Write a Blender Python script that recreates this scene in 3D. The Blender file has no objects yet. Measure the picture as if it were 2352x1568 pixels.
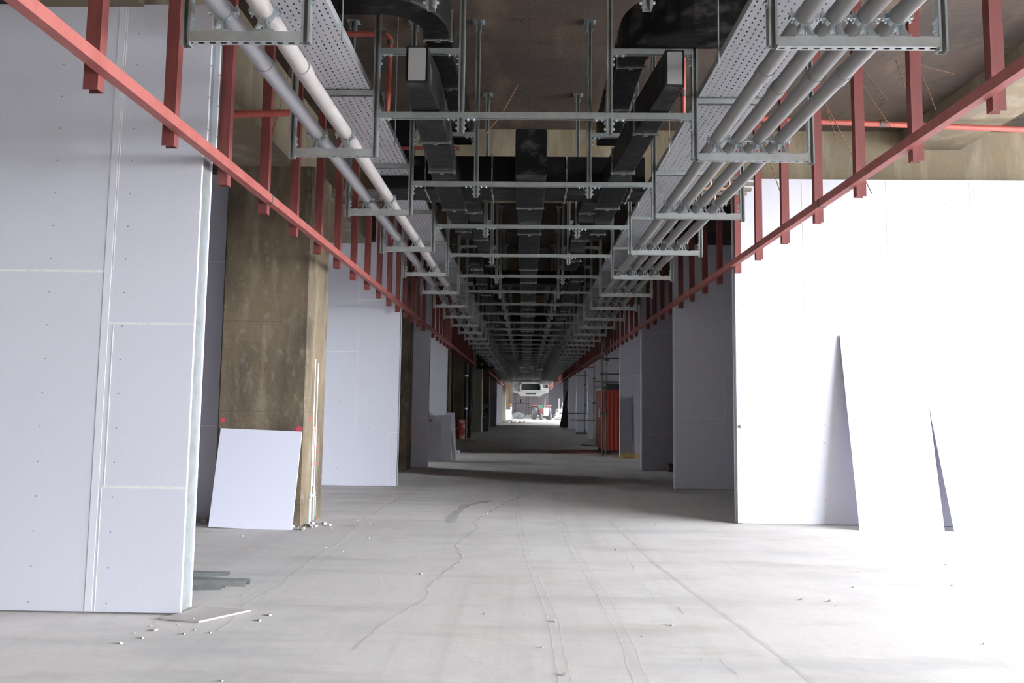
import bpy, bmesh, math, random
from mathutils import Vector, Matrix
random.seed(7)
SC = bpy.context.scene
COL = SC.collection
PI = math.pi

# ---------------------------------------------------------------- camera
F_PX, CX, CY = 1710.0, 1176.0, 784.0
def look():
    d = Vector(((1207 - CX) / F_PX, (930 - CY) / F_PX, 1.0)).normalized()   # corridor direction seen by the camera
    up = Vector((math.sin(.011), -math.cos(.011), 0)); up = (up - d * up.dot(d)).normalized()
    right = up.cross(d) * -1
    if right.x < 0: right = -right
    M = Matrix((right, d, up)).transposed()
    return M
M = look()
cam_d = bpy.data.cameras.new('camera'); cam = bpy.data.objects.new('camera', cam_d); COL.objects.link(cam)
cam_d.sensor_width = 36; cam_d.lens = F_PX / 2352 * 36; cam_d.clip_start = .05; cam_d.clip_end = 600
R = Matrix((M[0], -M[1], -M[2])).transposed()
cam.matrix_world = Matrix.Translation((0, 0, 1.65)) @ R.to_4x4()
SC.camera = cam

# ---------------------------------------------------------------- light and exposure
SKY = 56.0
SUN = 3.0
SUN_ELEV = 8.0
w = bpy.data.worlds.new('sky'); SC.world = w; w.use_nodes = True
bg = w.node_tree.nodes['Background']; bg.inputs[0].default_value = (.85, .915, 1.0, 1); bg.inputs[1].default_value = SKY
sd = bpy.data.lights.new('sun', 'SUN'); sd.energy = SUN; sd.angle = math.radians(10); sd.color = (1, .985, .96)
sun = bpy.data.objects.new('sun', sd); COL.objects.link(sun)
e = math.radians(SUN_ELEV)
travel = Vector((-.52 * math.cos(e), .854 * math.cos(e), -math.sin(e)))
sun.rotation_euler = travel.to_track_quat('-Z', 'Y').to_euler(); sun.location = (30, -40, 20)
SC.view_settings.view_transform = 'Standard'; SC.view_settings.look = 'None'
SC.view_settings.exposure = 0.10; SC.view_settings.gamma = 1.0; SC.view_settings.use_curve_mapping = False
SC.cycles.max_bounces = 10; SC.cycles.diffuse_bounces = 6; SC.cycles.glossy_bounces = 3
SC.cycles.transparent_max_bounces = 12; SC.cycles.sample_clamp_indirect = 6
SC.cycles.use_denoising = True
def portal(name, loc, rot, sx, sy):
    l = bpy.data.lights.new(name, 'AREA'); l.shape = 'RECTANGLE'; l.size = sx; l.size_y = sy
    l.cycles.is_portal = True
    o = bpy.data.objects.new(name, l); COL.objects.link(o); o.location = loc; o.rotation_euler = rot
FX = 17.0         # right facade line
YO = -8.0         # back end of the building
YW = -6.0         # the open right side starts here
portal('daylight_portal', (FX, (YW + 10.85) / 2, 2.9), (0, PI / 2, 0), 5.8, 10.85 - YW)     # open right side round the camera
portal('daylight_portal', (FX, 65.5, 3.0), (0, PI / 2, 0), 6.0, 7)         # open right side at the far hall
portal('daylight_portal', (-3.2, 84, 6.0), (0, 0, 0), .4, 16)
portal('daylight_portal', (4.1, 84, 6.0), (0, 0, 0), .8, 16)              # roof opening of the far hall

# ---------------------------------------------------------------- materials
MAT = {}
def mat(name, col, rough=.8, metal=0., noise=None, bump=None, spec=None):
    """noise = list of (scale xyz, color, lo, hi, amount); bump = (scale, strength)"""
    if name in MAT: return MAT[name]
    m = bpy.data.materials.new(name); m.use_nodes = True; nt = m.node_tree; n = nt.nodes; L = nt.links
    b = n['Principled BSDF']; b.inputs['Roughness'].default_value = rough; b.inputs['Metallic'].default_value = metal
    if spec is not None: b.inputs['Specular IOR Level'].default_value = spec
    b.inputs['Base Color'].default_value = (*col, 1)
    tc = n.new('ShaderNodeTexCoord')
    cur = None
    for i, (sc, c2, lo, hi, amt) in enumerate(noise or []):
        mp = n.new('ShaderNodeMapping'); mp.inputs['Scale'].default_value = sc; mp.inputs['Location'].default_value = (i * 7.3, i * 3.1, i * 5.7)
        L.new(tc.outputs['Object'], mp.inputs[0])
        nz = n.new('ShaderNodeTexNoise'); nz.inputs['Scale'].default_value = 1; nz.inputs['Detail'].default_value = 6; nz.inputs['Roughness'].default_value = .6
        L.new(mp.outputs[0], nz.inputs['Vector'])
        mr = n.new('ShaderNodeMapRange'); mr.inputs[1].default_value = lo; mr.inputs[2].default_value = hi; mr.inputs[4].default_value = amt
        L.new(nz.outputs[0], mr.inputs[0])
        mx = n.new('ShaderNodeMix'); mx.data_type = 'RGBA'
        L.new(mr.outputs[0], mx.inputs[0])
        if cur is None: mx.inputs[6].default_value = (*col, 1)
        else: L.new(cur, mx.inputs[6])
        mx.inputs[7].default_value = (*c2, 1); cur = mx.outputs[2]
    if cur is not None: L.new(cur, b.inputs['Base Color'])
    m['_cur'] = 0
    if bump:
        nz = n.new('ShaderNodeTexNoise'); nz.inputs['Scale'].default_value = bump[0]; nz.inputs['Detail'].default_value = 5
        L.new(tc.outputs['Object'], nz.inputs['Vector'])
        bp = n.new('ShaderNodeBump'); bp.inputs['Strength'].default_value = bump[1]; bp.inputs['Distance'].default_value = .02
        L.new(nz.outputs[0], bp.inputs['Height']); L.new(bp.outputs[0], b.inputs['Normal'])
    MAT[name] = m
    return m
def node(nt, t, **k):
    x = nt.nodes.new(t)
    for a, v in k.items(): setattr(x, a, v)
    return x
def mth(nt, op, a, b=None, c=None):
    x = nt.nodes.new('ShaderNodeMath'); x.operation = op
    for i, v in enumerate((a, b, c)):
        if v is None: continue
        if isinstance(v, (int, float)): x.inputs[i].default_value = v
        else: nt.links.new(v, x.inputs[i])
    return x.outputs[0]
def mod_dist(nt, v, period, off=0.0):
    """distance to the nearest multiple of period"""
    a = mth(nt, 'ADD', v, -off + period * 500.5)
    a = mth(nt, 'MODULO', a, period)
    a = mth(nt, 'SUBTRACT', a, period / 2)
    return mth(nt, 'ABSOLUTE', a)
def overlay(m, maskfn, col):
    nt = m.node_tree; b = nt.nodes['Principled BSDF']; inp = b.inputs['Base Color']
    tc = nt.nodes.new('ShaderNodeTexCoord'); sep = nt.nodes.new('ShaderNodeSeparateXYZ'); nt.links.new(tc.outputs['Object'], sep.inputs[0])
    mask = maskfn(nt, sep.outputs)
    mx = nt.nodes.new('ShaderNodeMix'); mx.data_type = 'RGBA'; nt.links.new(mask, mx.inputs[0])
    if inp.is_linked: nt.links.new(inp.links[0].from_socket, mx.inputs[6])
    else: mx.inputs[6].default_value = inp.default_value
    mx.inputs[7].default_value = (*col, 1); nt.links.new(mx.outputs[2], inp)
def holes(m, maskfn):
    nt = m.node_tree; b = nt.nodes['Principled BSDF']
    tc = nt.nodes.new('ShaderNodeTexCoord'); sep = nt.nodes.new('ShaderNodeSeparateXYZ'); nt.links.new(tc.outputs['Object'], sep.inputs[0])
    sn = nt.nodes.new('ShaderNodeSeparateXYZ'); nt.links.new(tc.outputs['Normal'], sn.inputs[0])
    mask = maskfn(nt, sep.outputs, sn.outputs)
    nt.links.new(mth(nt, 'SUBTRACT', 1.0, mask), b.inputs['Alpha'])

BOARD = mat('plasterboard', (.68, .675, .745), .85, noise=[((.8, .8, .8), (.64, .63, .69), .4, .7, .5), ((30, 30, 30), (.72, .71, .75), .4, .6, .3)])
def screws(nt, s):
    dx = mod_dist(nt, s[0], .61, .03); dz = mod_dist(nt, s[2], .27, .08)
    r = mth(nt, 'SQRT', mth(nt, 'ADD', mth(nt, 'MULTIPLY', dx, dx), mth(nt, 'MULTIPLY', dz, dz)))
    return mth(nt, 'MULTIPLY', mth(nt, 'LESS_THAN', r, .0065), .75)
overlay(BOARD, screws, (.16, .15, .16))
BOARD_PLAIN = mat('plasterboard_loose', (.70, .70, .79), .8, noise=[((2, 2, 2), (.71, .70, .77), .4, .7, .5)])
FILLER = mat('joint_filler', (.84, .82, .80), .9, noise=[((20, 20, 20), (.62, .58, .54), .5, .75, .6)])
EDGE_LIT = mat('lit_edge_tone', (.80, .83, .84), .4, .3)  # pale tone paints in the light caught by wall ends
TAPE = mat('joint_tape', (.74, .735, .79), .9)
FLOORM = mat('concrete_floor', (.75, .70, .655), .78, noise=[
    ((.35, .25, 1), (.57, .52, .475), .45, .72, .8), ((1.3, .5, 1), (.74, .71, .68), .45, .7, .7),
    ((4.5, .16, 1), (.58, .535, .49), .52, .70, .5), ((.5, 2.0, 1), (.52, .47, .42), .53, .72, .75), ((.3, 1.4, 1), (.52, .50, .49), .55, .70, .7), ((1.1, 1.6, 1), (.58, .55, .53), .5, .7, .6), ((45, 45, 45), (.50, .48, .46), .5, .8, .35)], bump=(9, .12))
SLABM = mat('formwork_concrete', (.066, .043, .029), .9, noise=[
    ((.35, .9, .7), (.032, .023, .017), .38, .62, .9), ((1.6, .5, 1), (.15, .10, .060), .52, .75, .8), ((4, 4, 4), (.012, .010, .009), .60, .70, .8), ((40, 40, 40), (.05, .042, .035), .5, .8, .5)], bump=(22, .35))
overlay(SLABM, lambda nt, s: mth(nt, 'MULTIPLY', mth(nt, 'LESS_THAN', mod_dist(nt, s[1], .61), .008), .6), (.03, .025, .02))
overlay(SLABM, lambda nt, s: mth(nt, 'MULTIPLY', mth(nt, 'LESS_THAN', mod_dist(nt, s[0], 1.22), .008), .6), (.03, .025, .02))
BEAMM = mat('beam_concrete', (.18, .14, .086), .9, noise=[((.7, .7, 2.2), (.13, .11, .085), .45, .7, .8), ((3, 3, .6), (.36, .31, .23), .5, .75, .6), ((25, 25, 25), (.14, .12, .10), .5, .8, .5)], bump=(20, .3))
COLM = mat('column_concrete', (.155, .115, .070), .9, noise=[((1.1, 1.1, .5), (.062, .046, .030), .42, .60, .9), ((4, 4, 1.0), (.30, .25, .18), .52, .76, .6), ((9, 9, 5), (.30, .27, .22), .58, .76, .5), ((40, 40, 40), (.10, .09, .075), .5, .8, .4)], bump=(18, .35))
overlay(COLM, lambda nt, s: mth(nt, 'MULTIPLY', mth(nt, 'LESS_THAN', mod_dist(nt, s[2], 1.22, .3), .006), .5), (.07, .06, .05))
COLM2 = mat('pale_column_concrete', (.36, .335, .27), .9, noise=[((1.5, 1.5, .6), (.24, .22, .18), .45, .7, .8)], bump=(18, .25))
GALV = mat('galvanised_steel', (.44, .46, .445), .42, .75, noise=[((9, 9, 9), (.30, .32, .31), .4, .7, .7)])
def slot_mask(nt, s, nrm):
    a = mth(nt, 'LESS_THAN', mod_dist(nt, s[0], .066), .018)
    b = mth(nt, 'LESS_THAN', mth(nt, 'ABSOLUTE', mth(nt, 'SUBTRACT', s[1], .026)), .008)
    c = mth(nt, 'GREATER_THAN', mth(nt, 'ABSOLUTE', nrm[2]), .7)
    return mth(nt, 'MULTIPLY', mth(nt, 'MULTIPLY', a, b), c)
GALVSLOT = mat('slotted_galvanised_steel', (.52, .54, .53), .42, .75, noise=[((9, 9, 9), (.38, .40, .39), .4, .7, .7)])
holes(GALVSLOT, slot_mask)
ZINC = mat('bright_zinc', (.62, .68, .70), .28, .9)
TRAYM = mat('perforated_tray_steel', (.72, .73, .78), .5, .3, noise=[((3, 1.2, 3), (.50, .51, .54), .4, .68, .8), ((14, 14, 14), (.62, .62, .66), .55, .75, .5)])
def tray_mask(nt, s, nrm):
    row = mth(nt, 'FLOOR', mth(nt, 'DIVIDE', mth(nt, 'ADD', s[0], 50), .05))
    sh = mth(nt, 'MULTIPLY', mth(nt, 'MODULO', row, 2), .03)
    a = mth(nt, 'LESS_THAN', mod_dist(nt, s[0], .05, .025), .0055)
    b = mth(nt, 'LESS_THAN', mod_dist(nt, mth(nt, 'ADD', s[1], sh), .06), .0125)
    c = mth(nt, 'GREATER_THAN', mth(nt, 'ABSOLUTE', nrm[2]), .7)
    return mth(nt, 'MULTIPLY', mth(nt, 'MULTIPLY', a, b), c)
holes(TRAYM, tray_mask)
TRAYSIDE = mat('tray_side_steel', (.40, .41, .41), .5, .6)
PIPEW = mat('cream_pipe_paint', (.33, .30, .285), .5, noise=[((12, 3, 12), (.50, .47, .45), .55, .7, .6), ((30, 30, 30), (.2, .18, .2), .72, .78, .8)])
PIPEG = mat('grey_pipe_paint', (.20, .19, .185), .5, noise=[((10, 2, 10), (.15, .145, .14), .5, .72, .7)])
PIPEL = mat('pale_grey_pipe_paint', (.27, .265, .28), .5, noise=[((10, 2, 10), (.22, .215, .225), .5, .72, .7)])
RED = mat('red_oxide_paint', (.30, .085, .072), .55, noise=[((6, 6, 2), (.24, .055, .045), .45, .68, .8), ((25, 25, 25), (.5, .25, .22), .66, .76, .5)])
REDDARK = mat('red_oxide_primer', (.155, .036, .032), .6, noise=[((5, 5, 1.2), (.30, .075, .06), .5, .72, .8), ((22, 22, 22), (.08, .02, .02), .62, .74, .6)])
REDPIPE = mat('red_sprinkler_paint', (.33, .07, .05), .5, noise=[((8, 8, 8), (.30, .045, .035), .5, .7, .7)])
DUCT = mat('black_duct_wrap', (.0055, .0055, .006), .48, noise=[((4, 4, 4), (.011, .010, .010), .5, .7, .7), ((2.6, 5, 5), (.085, .078, .072), .58, .78, .8)], bump=(9, .55), spec=.15)
DUCTEND = mat('duct_end_sheet', (.30, .28, .28), .5, .2)
FLANGE = mat('duct_flange_zinc', (.72, .73, .73), .25, .9, noise=[((20, 20, 20), (.16, .16, .16), .52, .64, .9)])
RUST = mat('rusty_wire', (.20, .10, .055), .8)
COPPER = mat('brown_copper', (.38, .20, .11), .5, .3, noise=[((12, 12, 12), (.18, .12, .09), .45, .7, .8)])
BARBR = mat('brown_strut', (.20, .17, .14), .6, .3)
BLACKM = mat('matt_black', (.02, .02, .022), .6)
DARKPL = mat('dark_ribbed_steel', (.05, .05, .055), .5)
CABRED = mat('red_cabin_panel', (.50, .07, .035), .55, noise=[((6, 6, 1.5), (.38, .05, .03), .5, .7, .6)])
WHITEP = mat('white_panel', (.72, .72, .70), .5)
GROUNDM = mat('outside_ground', (.42, .40, .37), .9, noise=[((.2, .2, 1), (.34, .32, .29), .4, .7, .6)])
FACADEM = mat('facade_blockwork', (.35, .34, .32), .9, noise=[((1, 1, 3), (.25, .24, .22), .4, .7, .7)])

# ---------------------------------------------------------------- mesh helpers
class MB:
    def __init__(s): s.v = []; s.f = []; s.sm = []
    def add(s, vs, fs, smooth=False):
        b = len(s.v); s.v += [tuple(v) for v in vs]; s.f += [[b + i for i in f] for f in fs]; s.sm += [smooth] * len(fs)
        return s
    def box(s, x0, x1, y0, y1, z0, z1):
        vs = [(x, y, z) for z in (z0, z1) for y in (y0, y1) for x in (x0, x1)]
        return s.add(vs, [(0, 2, 3, 1), (4, 5, 7, 6), (0, 1, 5, 4), (2, 6, 7, 3), (0, 4, 6, 2), (1, 3, 7, 5)])
    def obox(s, c, hx, hy, hz, m=None):
        m = m or Matrix.Identity(3); c = Vector(c)
        vs = [c + m @ Vector((x, y, z)) for z in (-hz, hz) for y in (-hy, hy) for x in (-hx, hx)]
        return s.add(vs, [(0, 2, 3, 1), (4, 5, 7, 6), (0, 1, 5, 4), (2, 6, 7, 3), (0, 4, 6, 2), (1, 3, 7, 5)])
    def tube(s, path, r, n=12, caps=True, r2=None):
        P = [Vector(p) for p in path]; rings = []
        T0 = (P[1] - P[0]).normalized()
        a = Vector((0, 0, 1)) if abs(T0.z) < .9 else Vector((1, 0, 0))
        U = T0.cross(a).normalized()
        vs = []
        for i, p in enumerate(P):
            if i == 0: T = T0
            elif i == len(P) - 1: T = (P[i] - P[i - 1]).normalized()
            else: T = ((P[i + 1] - P[i]).normalized() + (P[i] - P[i - 1]).normalized()).normalized()
            U = (U - T * U.dot(T)).normalized(); V = T.cross(U)
            rr = r if r2 is None else r + (r2 - r) * i / (len(P) - 1)
            vs += [p + (U * math.cos(2 * PI * k / n) + V * math.sin(2 * PI * k / n)) * rr for k in range(n)]
        fs = [(i * n + k, i * n + (k + 1) % n, (i + 1) * n + (k + 1) % n, (i + 1) * n + k) for i in range(len(P) - 1) for k in range(n)]
        s.add(vs, fs, True)
        if caps:
            s.add([vs[k] for k in range(n)], [tuple(range(n))[::-1]]); s.add(vs[-n:], [tuple(range(n))])
        return s
    def prism(s, prof, axis, a0, a1):
        """closed 2D profile extruded along axis; profile coords are the two other axes in x,y,z order"""
        def P(u, v, t):
            return (t, u, v) if axis == 'x' else (u, t, v) if axis == 'y' else (u, v, t)
        n = len(prof); vs = [P(u, v, a0) for u, v in prof] + [P(u, v, a1) for u, v in prof]
        fs = [(i, (i + 1) % n, n + (i + 1) % n, n + i) for i in range(n)] + [tuple(range(n))[::-1], tuple(range(n, 2 * n))]
        return s.add(vs, fs)
    def ring(s, c, r0, r1, y0, y1, a0, a1, n=14):
        """part of a flat band round the y axis"""
        vs = []
        for i in range(n + 1):
            a = a0 + (a1 - a0) * i / n
            for r in (r0, r1):
                for y in (y0, y1): vs.append((c[0] + r * math.cos(a), c[1] + y, c[2] + r * math.sin(a)))
        fs = []
        for i in range(n):
            b = i * 4
            for q in ((0, 1), (1, 3), (3, 2), (2, 0)): fs.append((b + q[0], b + q[1], b + 4 + q[1], b + 4 + q[0]))
        fs += [(0, 2, 3, 1), (n * 4, n * 4 + 1, n * 4 + 3, n * 4 + 2)]
        return s.add(vs, fs)
    def build(s, name, material, parent=None, bevel=0, loc=None):
        me = bpy.data.meshes.new(name); me.from_pydata(s.v, [], s.f)
        me.polygons.foreach_set('use_smooth', s.sm); me.materials.append(material)
        bm = bmesh.new(); bm.from_mesh(me); bmesh.ops.recalc_face_normals(bm, faces=bm.faces); bm.to_mesh(me); bm.free()
        o = bpy.data.objects.new(name, me); COL.objects.link(o)
        if parent is not None: o.parent = parent
        if loc: o.location = loc
        if bevel:
            md = o.modifiers.new('bevel', 'BEVEL'); md.width = bevel; md.segments = 2; md.limit_method = 'ANGLE'
        return o
def tag(o, label=None, cat=None, group=None, kind=None):
    if label: o['label'] = label
    if cat: o['category'] = cat
    if group: o['group'] = group
    if kind: o['kind'] = kind
    return o
def empty(name, loc, label, cat, group=None, rz=0, kind=None):
    o = bpy.data.objects.new(name, None); COL.objects.link(o); o.location = loc; o.rotation_euler = (0, 0, rz); o.empty_display_size = .2
    return tag(o, label, cat, group, kind)
def copy_tree(o, parent=None, depth=3):
    c = o.copy(); COL.objects.link(c); c.parent = parent
    if depth > 0:
        for ch in KIDS.get(o.name, []): copy_tree(ch, c, depth - 1)
    return c
KIDS = {}
def index_kids():
    KIDS.clear()
    for o in COL.objects:
        if o.parent: KIDS.setdefault(o.parent.name, []).append(o)
ORD = ['nearest', 'second', 'third', 'fourth', 'fifth', 'sixth', 'seventh', 'eighth', 'ninth', 'tenth', 'eleventh', 'twelfth', 'thirteenth', 'fourteenth',
       'fifteenth', 'sixteenth', 'seventeenth', 'eighteenth', 'nineteenth', 'twentieth', 'twenty-first', 'twenty-second', 'twenty-third', 'twenty-fourth',
       'twenty-fifth', 'twenty-sixth', 'twenty-seventh', 'twenty-eighth', 'twenty-ninth', 'thirtieth', 'thirty-first', 'thirty-second', 'thirty-third', 'thirty-fourth', 'thirty-fifth', 'thirty-sixth']

# ---------------------------------------------------------------- the shell
SLAB = 5.97
fl = MB().box(-12, FX + 3, -8, 132, -.2, 0).build('floor', FLOORM); tag(fl, 'dusty pale grey concrete floor with cracks and tyre tracks', 'floor', kind='structure')
def ribbon(pts, w, name, material, z=.003, jit=.02, parent=fl):
    """a thin crack or mark lying on the floor"""
    P = []
    for i in range(len(pts) - 1):
        a, b = Vector(pts[i]), Vector(pts[i + 1]); k = max(1, int((b - a).length / .12))
        for j in range(k):
            q = a.lerp(b, j / k); P.append(Vector((q.x + random.uniform(-jit, jit), q.y)))
    P.append(Vector(pts[-1])); vs = []
    for i, p in enumerate(P):
        t = (P[min(i + 1, len(P) - 1)] - P[max(i - 1, 0)]).normalized(); nrm = Vector((-t.y, t.x)); ww = w * random.uniform(.4, 1.2) / 2
        vs += [(p.x + nrm.x * ww, p.y + nrm.y * ww, z), (p.x - nrm.x * ww, p.y - nrm.y * ww, z)]
    m = MB().add(vs, [(2 * i, 2 * i + 1, 2 * i + 3, 2 * i + 2) for i in range(len(P) - 1)])
    material.node_tree.nodes['Principled BSDF'].inputs['Alpha'].default_value = {'tyre_track': .32, 'skid_mark': .55, 'paint_mark': .7}.get(name, .42)   # thin dust, the floor shows through
    o = m.build(name, material, parent)
    if o.data.polygons[0].normal.z < 0: o.data.flip_normals()
    return o
CRACKD = mat('crack_dirt', (.55, .51, .455), .95, noise=[((6, 6, 6), (.60, .565, .53), .4, .6, .8)])
CRACKB = mat('crack_dark', (.22, .20, .19), .95)
CRACKW = mat('crack_filler', (.88, .85, .82), .95, noise=[((9, 9, 9), (.62, .59, .56), .45, .6, .9)])
ribbon([(.12, 14.02), (-.26, 13.03), (-.57, 11.45), (-.7, 10.6), (-.61, 10.06), (-.76, 9.24), (-.8, 8.82), (-.65, 8.21), (-.72, 7.77), (-.85, 6.96), (-.83, 6.47), (-.96, 6.06), (-1.04, 5.76), (-1.13, 5.34), (-1.13, 5.11)], .022, 'floor_crack', CRACKD)
ribbon([(-2.17, 13.41), (-2.25, 11.99), (-2.25, 10.44), (-2.2, 9.11), (-2.22, 8.32), (-2.21, 7.65), (-2.24, 7.3), (-2.2, 6.91), (-2.23, 6.45), (-2.25, 6.11), (-2.21, 5.74), (-2.2, 5.47)], .018, 'floor_crack', CRACKW)
ribbon([(1.17, 8.72), (1.13, 8.35), (1.12, 7.33), (1.11, 6.53)], .006, 'floor_crack', CRACKD)
ribbon([(1.30, 5.11), (1.31, 4.95), (1.33, 4.81)], .012, 'floor_crack', CRACKB)
ribbon([(1.27, 6.34), (1.28, 6.14)], .012, 'floor_crack', CRACKB)
TRACKM = mat('tyre_dust', (.65, .615, .585), .95, noise=[((25, 40, 5), (.68, .65, .62), .42, .58, .9)])
for pts, ww in (([(-.26, 15.07), (-.05, 9.61), (.05, 7.83), (.2, 5.95), (.23, 4.0)], .012), ([(-.18, 15), (.02, 9.6), (.12, 7.8), (.27, 5.95), (.31, 4.0)], .009), ([(.45, 13.5), (.54, 8.8), (.66, 6.5), (.69, 5.54), (.65, 4.0)], .012),
                ([(.52, 12), (.62, 8.8), (.75, 6.5), (.78, 5.54), (.75, 4.0)], .010), ([(1.24, 10.99), (1.38, 8.15), (1.56, 6.56), (1.7, 5.41), (1.79, 4.2)], .05)):
    ribbon(pts, ww, 'tyre_track', TRACKM, .002, .008)
ribbon([(-.56, 12.99), (-.96, 12.39), (-1.06, 11.18), (-1.03, 10.57)], .16, 'skid_mark', mat('skid_rubber', (.46, .46, .48), .9, noise=[((30, 9, 5), (.66, .63, .60), .42, .55, .9)]), .002, .01)
ribbon([(-2.72, 10.2), (-2.2, 10.15)], .05, 'paint_mark', mat('blue_floor_paint', (.40, .52, .66), .9, noise=[((9, 9, 9), (.62, .61, .60), .4, .6, .9)]), .002, .02)
tag(MB().box(-80, 90, -120, 220, -.5, -.25).build('ground', GROUNDM), 'pale bare ground outside the unfinished building', 'ground', kind='structure')
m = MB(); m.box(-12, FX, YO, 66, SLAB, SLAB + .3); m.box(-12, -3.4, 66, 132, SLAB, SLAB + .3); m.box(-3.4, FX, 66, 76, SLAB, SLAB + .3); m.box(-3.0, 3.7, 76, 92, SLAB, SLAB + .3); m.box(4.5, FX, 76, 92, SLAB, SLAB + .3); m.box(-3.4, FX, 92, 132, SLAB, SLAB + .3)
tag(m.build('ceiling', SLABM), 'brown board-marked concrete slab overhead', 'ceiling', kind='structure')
m = MB()
for y in (2.6, 11.4, 20.2, 29, 37.8, 46.6, 55.4, 64.2, 106):
    m.box(-12, FX, y, y + .75, 5.0, SLAB)
tag(m.build('ceiling', BEAMM), 'tan concrete downstand beams crossing under the slab', 'ceiling beam', kind='structure')
m = MB()
m.box(-4.1, -3.2, YO, 66, 4.9, SLAB); m.box(5.8, 6.7, YO, 66, 5.68, SLAB)
tag(m.build('ceiling', BEAMM), 'long tan concrete beams running along both sides of the corridor', 'ceiling beam', kind='structure')
# facades
m = MB(); m.box(-12.2, -12, YO, 11.8, 0, SLAB); m.box(-12.2, -12, 12.35, 23.3, 0, SLAB); m.box(-12.2, -12, 24.3, 132, 0, SLAB); tag(m.build('wall_left', FACADEM), 'blockwork outer wall far to the left', 'wall', kind='structure')
m = MB(); m.box(-12, FX, YO - .2, YO, 0, SLAB); tag(m.build('wall_back', FACADEM), 'blockwork end wall behind the viewer', 'wall', kind='structure')
m = MB()
m.box(FX, FX + .2, YO, YW, 0, SLAB + .3); m.box(FX, FX + .2, YW, 10.9, 5.85, SLAB + .3)
m.box(FX, FX + .2, 10.9, 20.0, 0, SLAB + .3); m.box(FX, FX + .2, 20.75, 31, 0, SLAB + .3); m.box(FX, FX + .2, 31.7, 41, 0, SLAB + .3); m.box(FX, FX + .2, 41.8, 47, 0, SLAB + .3); m.box(FX, FX + .2, 47.8, 62.2, 0, SLAB + .3)
m.box(FX, FX + .2, 69, 132, 0, SLAB + .3)
tag(m.build('wall_right', FACADEM), 'outer wall far to the right with open bays', 'wall', kind='structure')

# ---------------------------------------------------------------- partition walls
def partition(name, label, Y, xin, xout, ztop=5.0, joints=(), th=.2, xtop=None, stud=True, tape=()):
    """plasterboard partition square to the corridor; its free end stands at xin"""
    s = 1 if xout > xin else -1
    def bx(m, a, b, *r): m.box(min(a, b), max(a, b), *r)
    r = empty(name, (xin, Y, 0), label, 'partition wall', kind='structure')
    for side, y0 in (('front', 0), ('rear', th - .026)):
        m = MB(); bx(m, 0, xout - xin, y0, y0 + .026, .015, 3.70)
        m2 = 0 if xtop is None else xtop - xin
        bx(m, m2, xout - xin, y0, y0 + .026, 3.70, ztop)
        m.build('plasterboard', BOARD, r)
    st = MB()
    st.prism([(u, v) for u, v in ((s * .012, .03), (s * .06, .03), (s * .06, .034), (s * .016, .034), (s * .016, th - .034), (s * .06, th - .034), (s * .06, th - .03), (s * .012, th - .03))], 'z', .0, ztop)
    st.build('end_stud', GALV, r)
    if not stud: pass
    if s > 0 and th < .16:
        MB().box(-.003, .0, -.002, th + .002, 0, 3.7).box(-.003, .022, -.003, -.0005, 0, 3.7).build('lit_edge_strip', EDGE_LIT, r)  # bright strip added to paint light along the wall's free end
    t = MB(); bx(t, s * .02, xout - xin, .03, th - .03, 0, .04); bx(t, s * .02, xout - xin, .03, th - .03, ztop - .04, ztop); t.build('wall_track', GALV, r)
    if joints:
        j = MB()
        for x0, z0, x1, z1 in joints:
            if abs(x0 - x1) < .001: j.box(x0 - xin - .004, x0 - xin + .004, -.002, .004, z0, z1)
            else: j.box(min(x0, x1) - xin, max(x0, x1) - xin, -.003, .004, z0 - .009, z0 + .009)
        j.build('joint_filler', FILLER, r)
    for x, z0, z1 in tape:
        MB().box(x - xin - .028, x - xin + .028, -.0035, .004, z0, z1).build('joint_tape', TAPE, r)
    return r
partition('wall_left', 'large pale plasterboard partition filling the left side, ending in bright galvanised stud', 5.86, -2.65, -12, 4.92,
          [(-12, 2.68, -3.36, 2.68), (-3.36, 2.68, -3.36, 2.26), (-3.34, 2.26, -2.65, 2.26), (-3.32, .97, -2.65, .97), (-3.32, .02, -3.32, .97), (-3.30, 2.26, -3.30, .97), (-3.33, 2.7, -3.33, 4.9)],
          tape=[(-3.37, .02, 4.9)], xtop=-2.62)
partition('wall_left', 'lavender grey partition sliver seen between nearest wall end and tall column', 10.55, -4.16, -12, 4.95, [(-12, 3.66, -4.2, 3.66), (-12, 1.3, -4.2, 1.3)])
partition('wall_left', 'pale plasterboard partition just beyond the tall brown column', 14.92, -2.55, -12, 4.93,
          [(-12, 2.68, -3.39, 2.68), (-3.39, 3.74, -2.55, 3.74), (-3.395, 1.0, -3.395, 4.9), (-2.73, 1.07, -2.55, 1.07), (-2.73, .02, -2.73, 1.07)])
m = MB(); m.box(-3.1, -2.55, 14.94, 15.1, 4.93, SLAB); tag(m.build('wall_left', BOARD), 'grey plasterboard infill above the second left partition up to the slab', 'partition wall', kind='structure')
partition('wall_left', 'dark grey narrow partition end right of the second left column', 19.35, -2.52, -3.0, 4.95, [(-3.0, 1.3, -2.52, 1.3), (-3, 2.7, -2.52, 2.7)], stud=False)
partition('wall_left', 'pale partition standing behind the leaning sheets on the left', 25.4, -2.69, -12, 4.95, [(-12, 3.3, -2.69, 3.3)])
partition('wall_left', 'dark grey partition beyond the pale far column on the left', 57, -2.2, -12, 4.95, [])
partition('wall_left', 'bluish partition beside the sunlit far hall on the left', 67, -2.1, -12, 4.95, [])
partition('wall_right', 'huge sunlit white partition filling the right side', 10.85, 3.05, FX, 5.03,
          [(4.05, .02, 4.05, 5.0), (5.28, .02, 5.28, 5.0), (6.5, .02, 6.5, 5.0), (7.72, .02, 7.72, 5.0), (3.05, 3.66, 4.05, 3.66)], th=.17)
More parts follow.
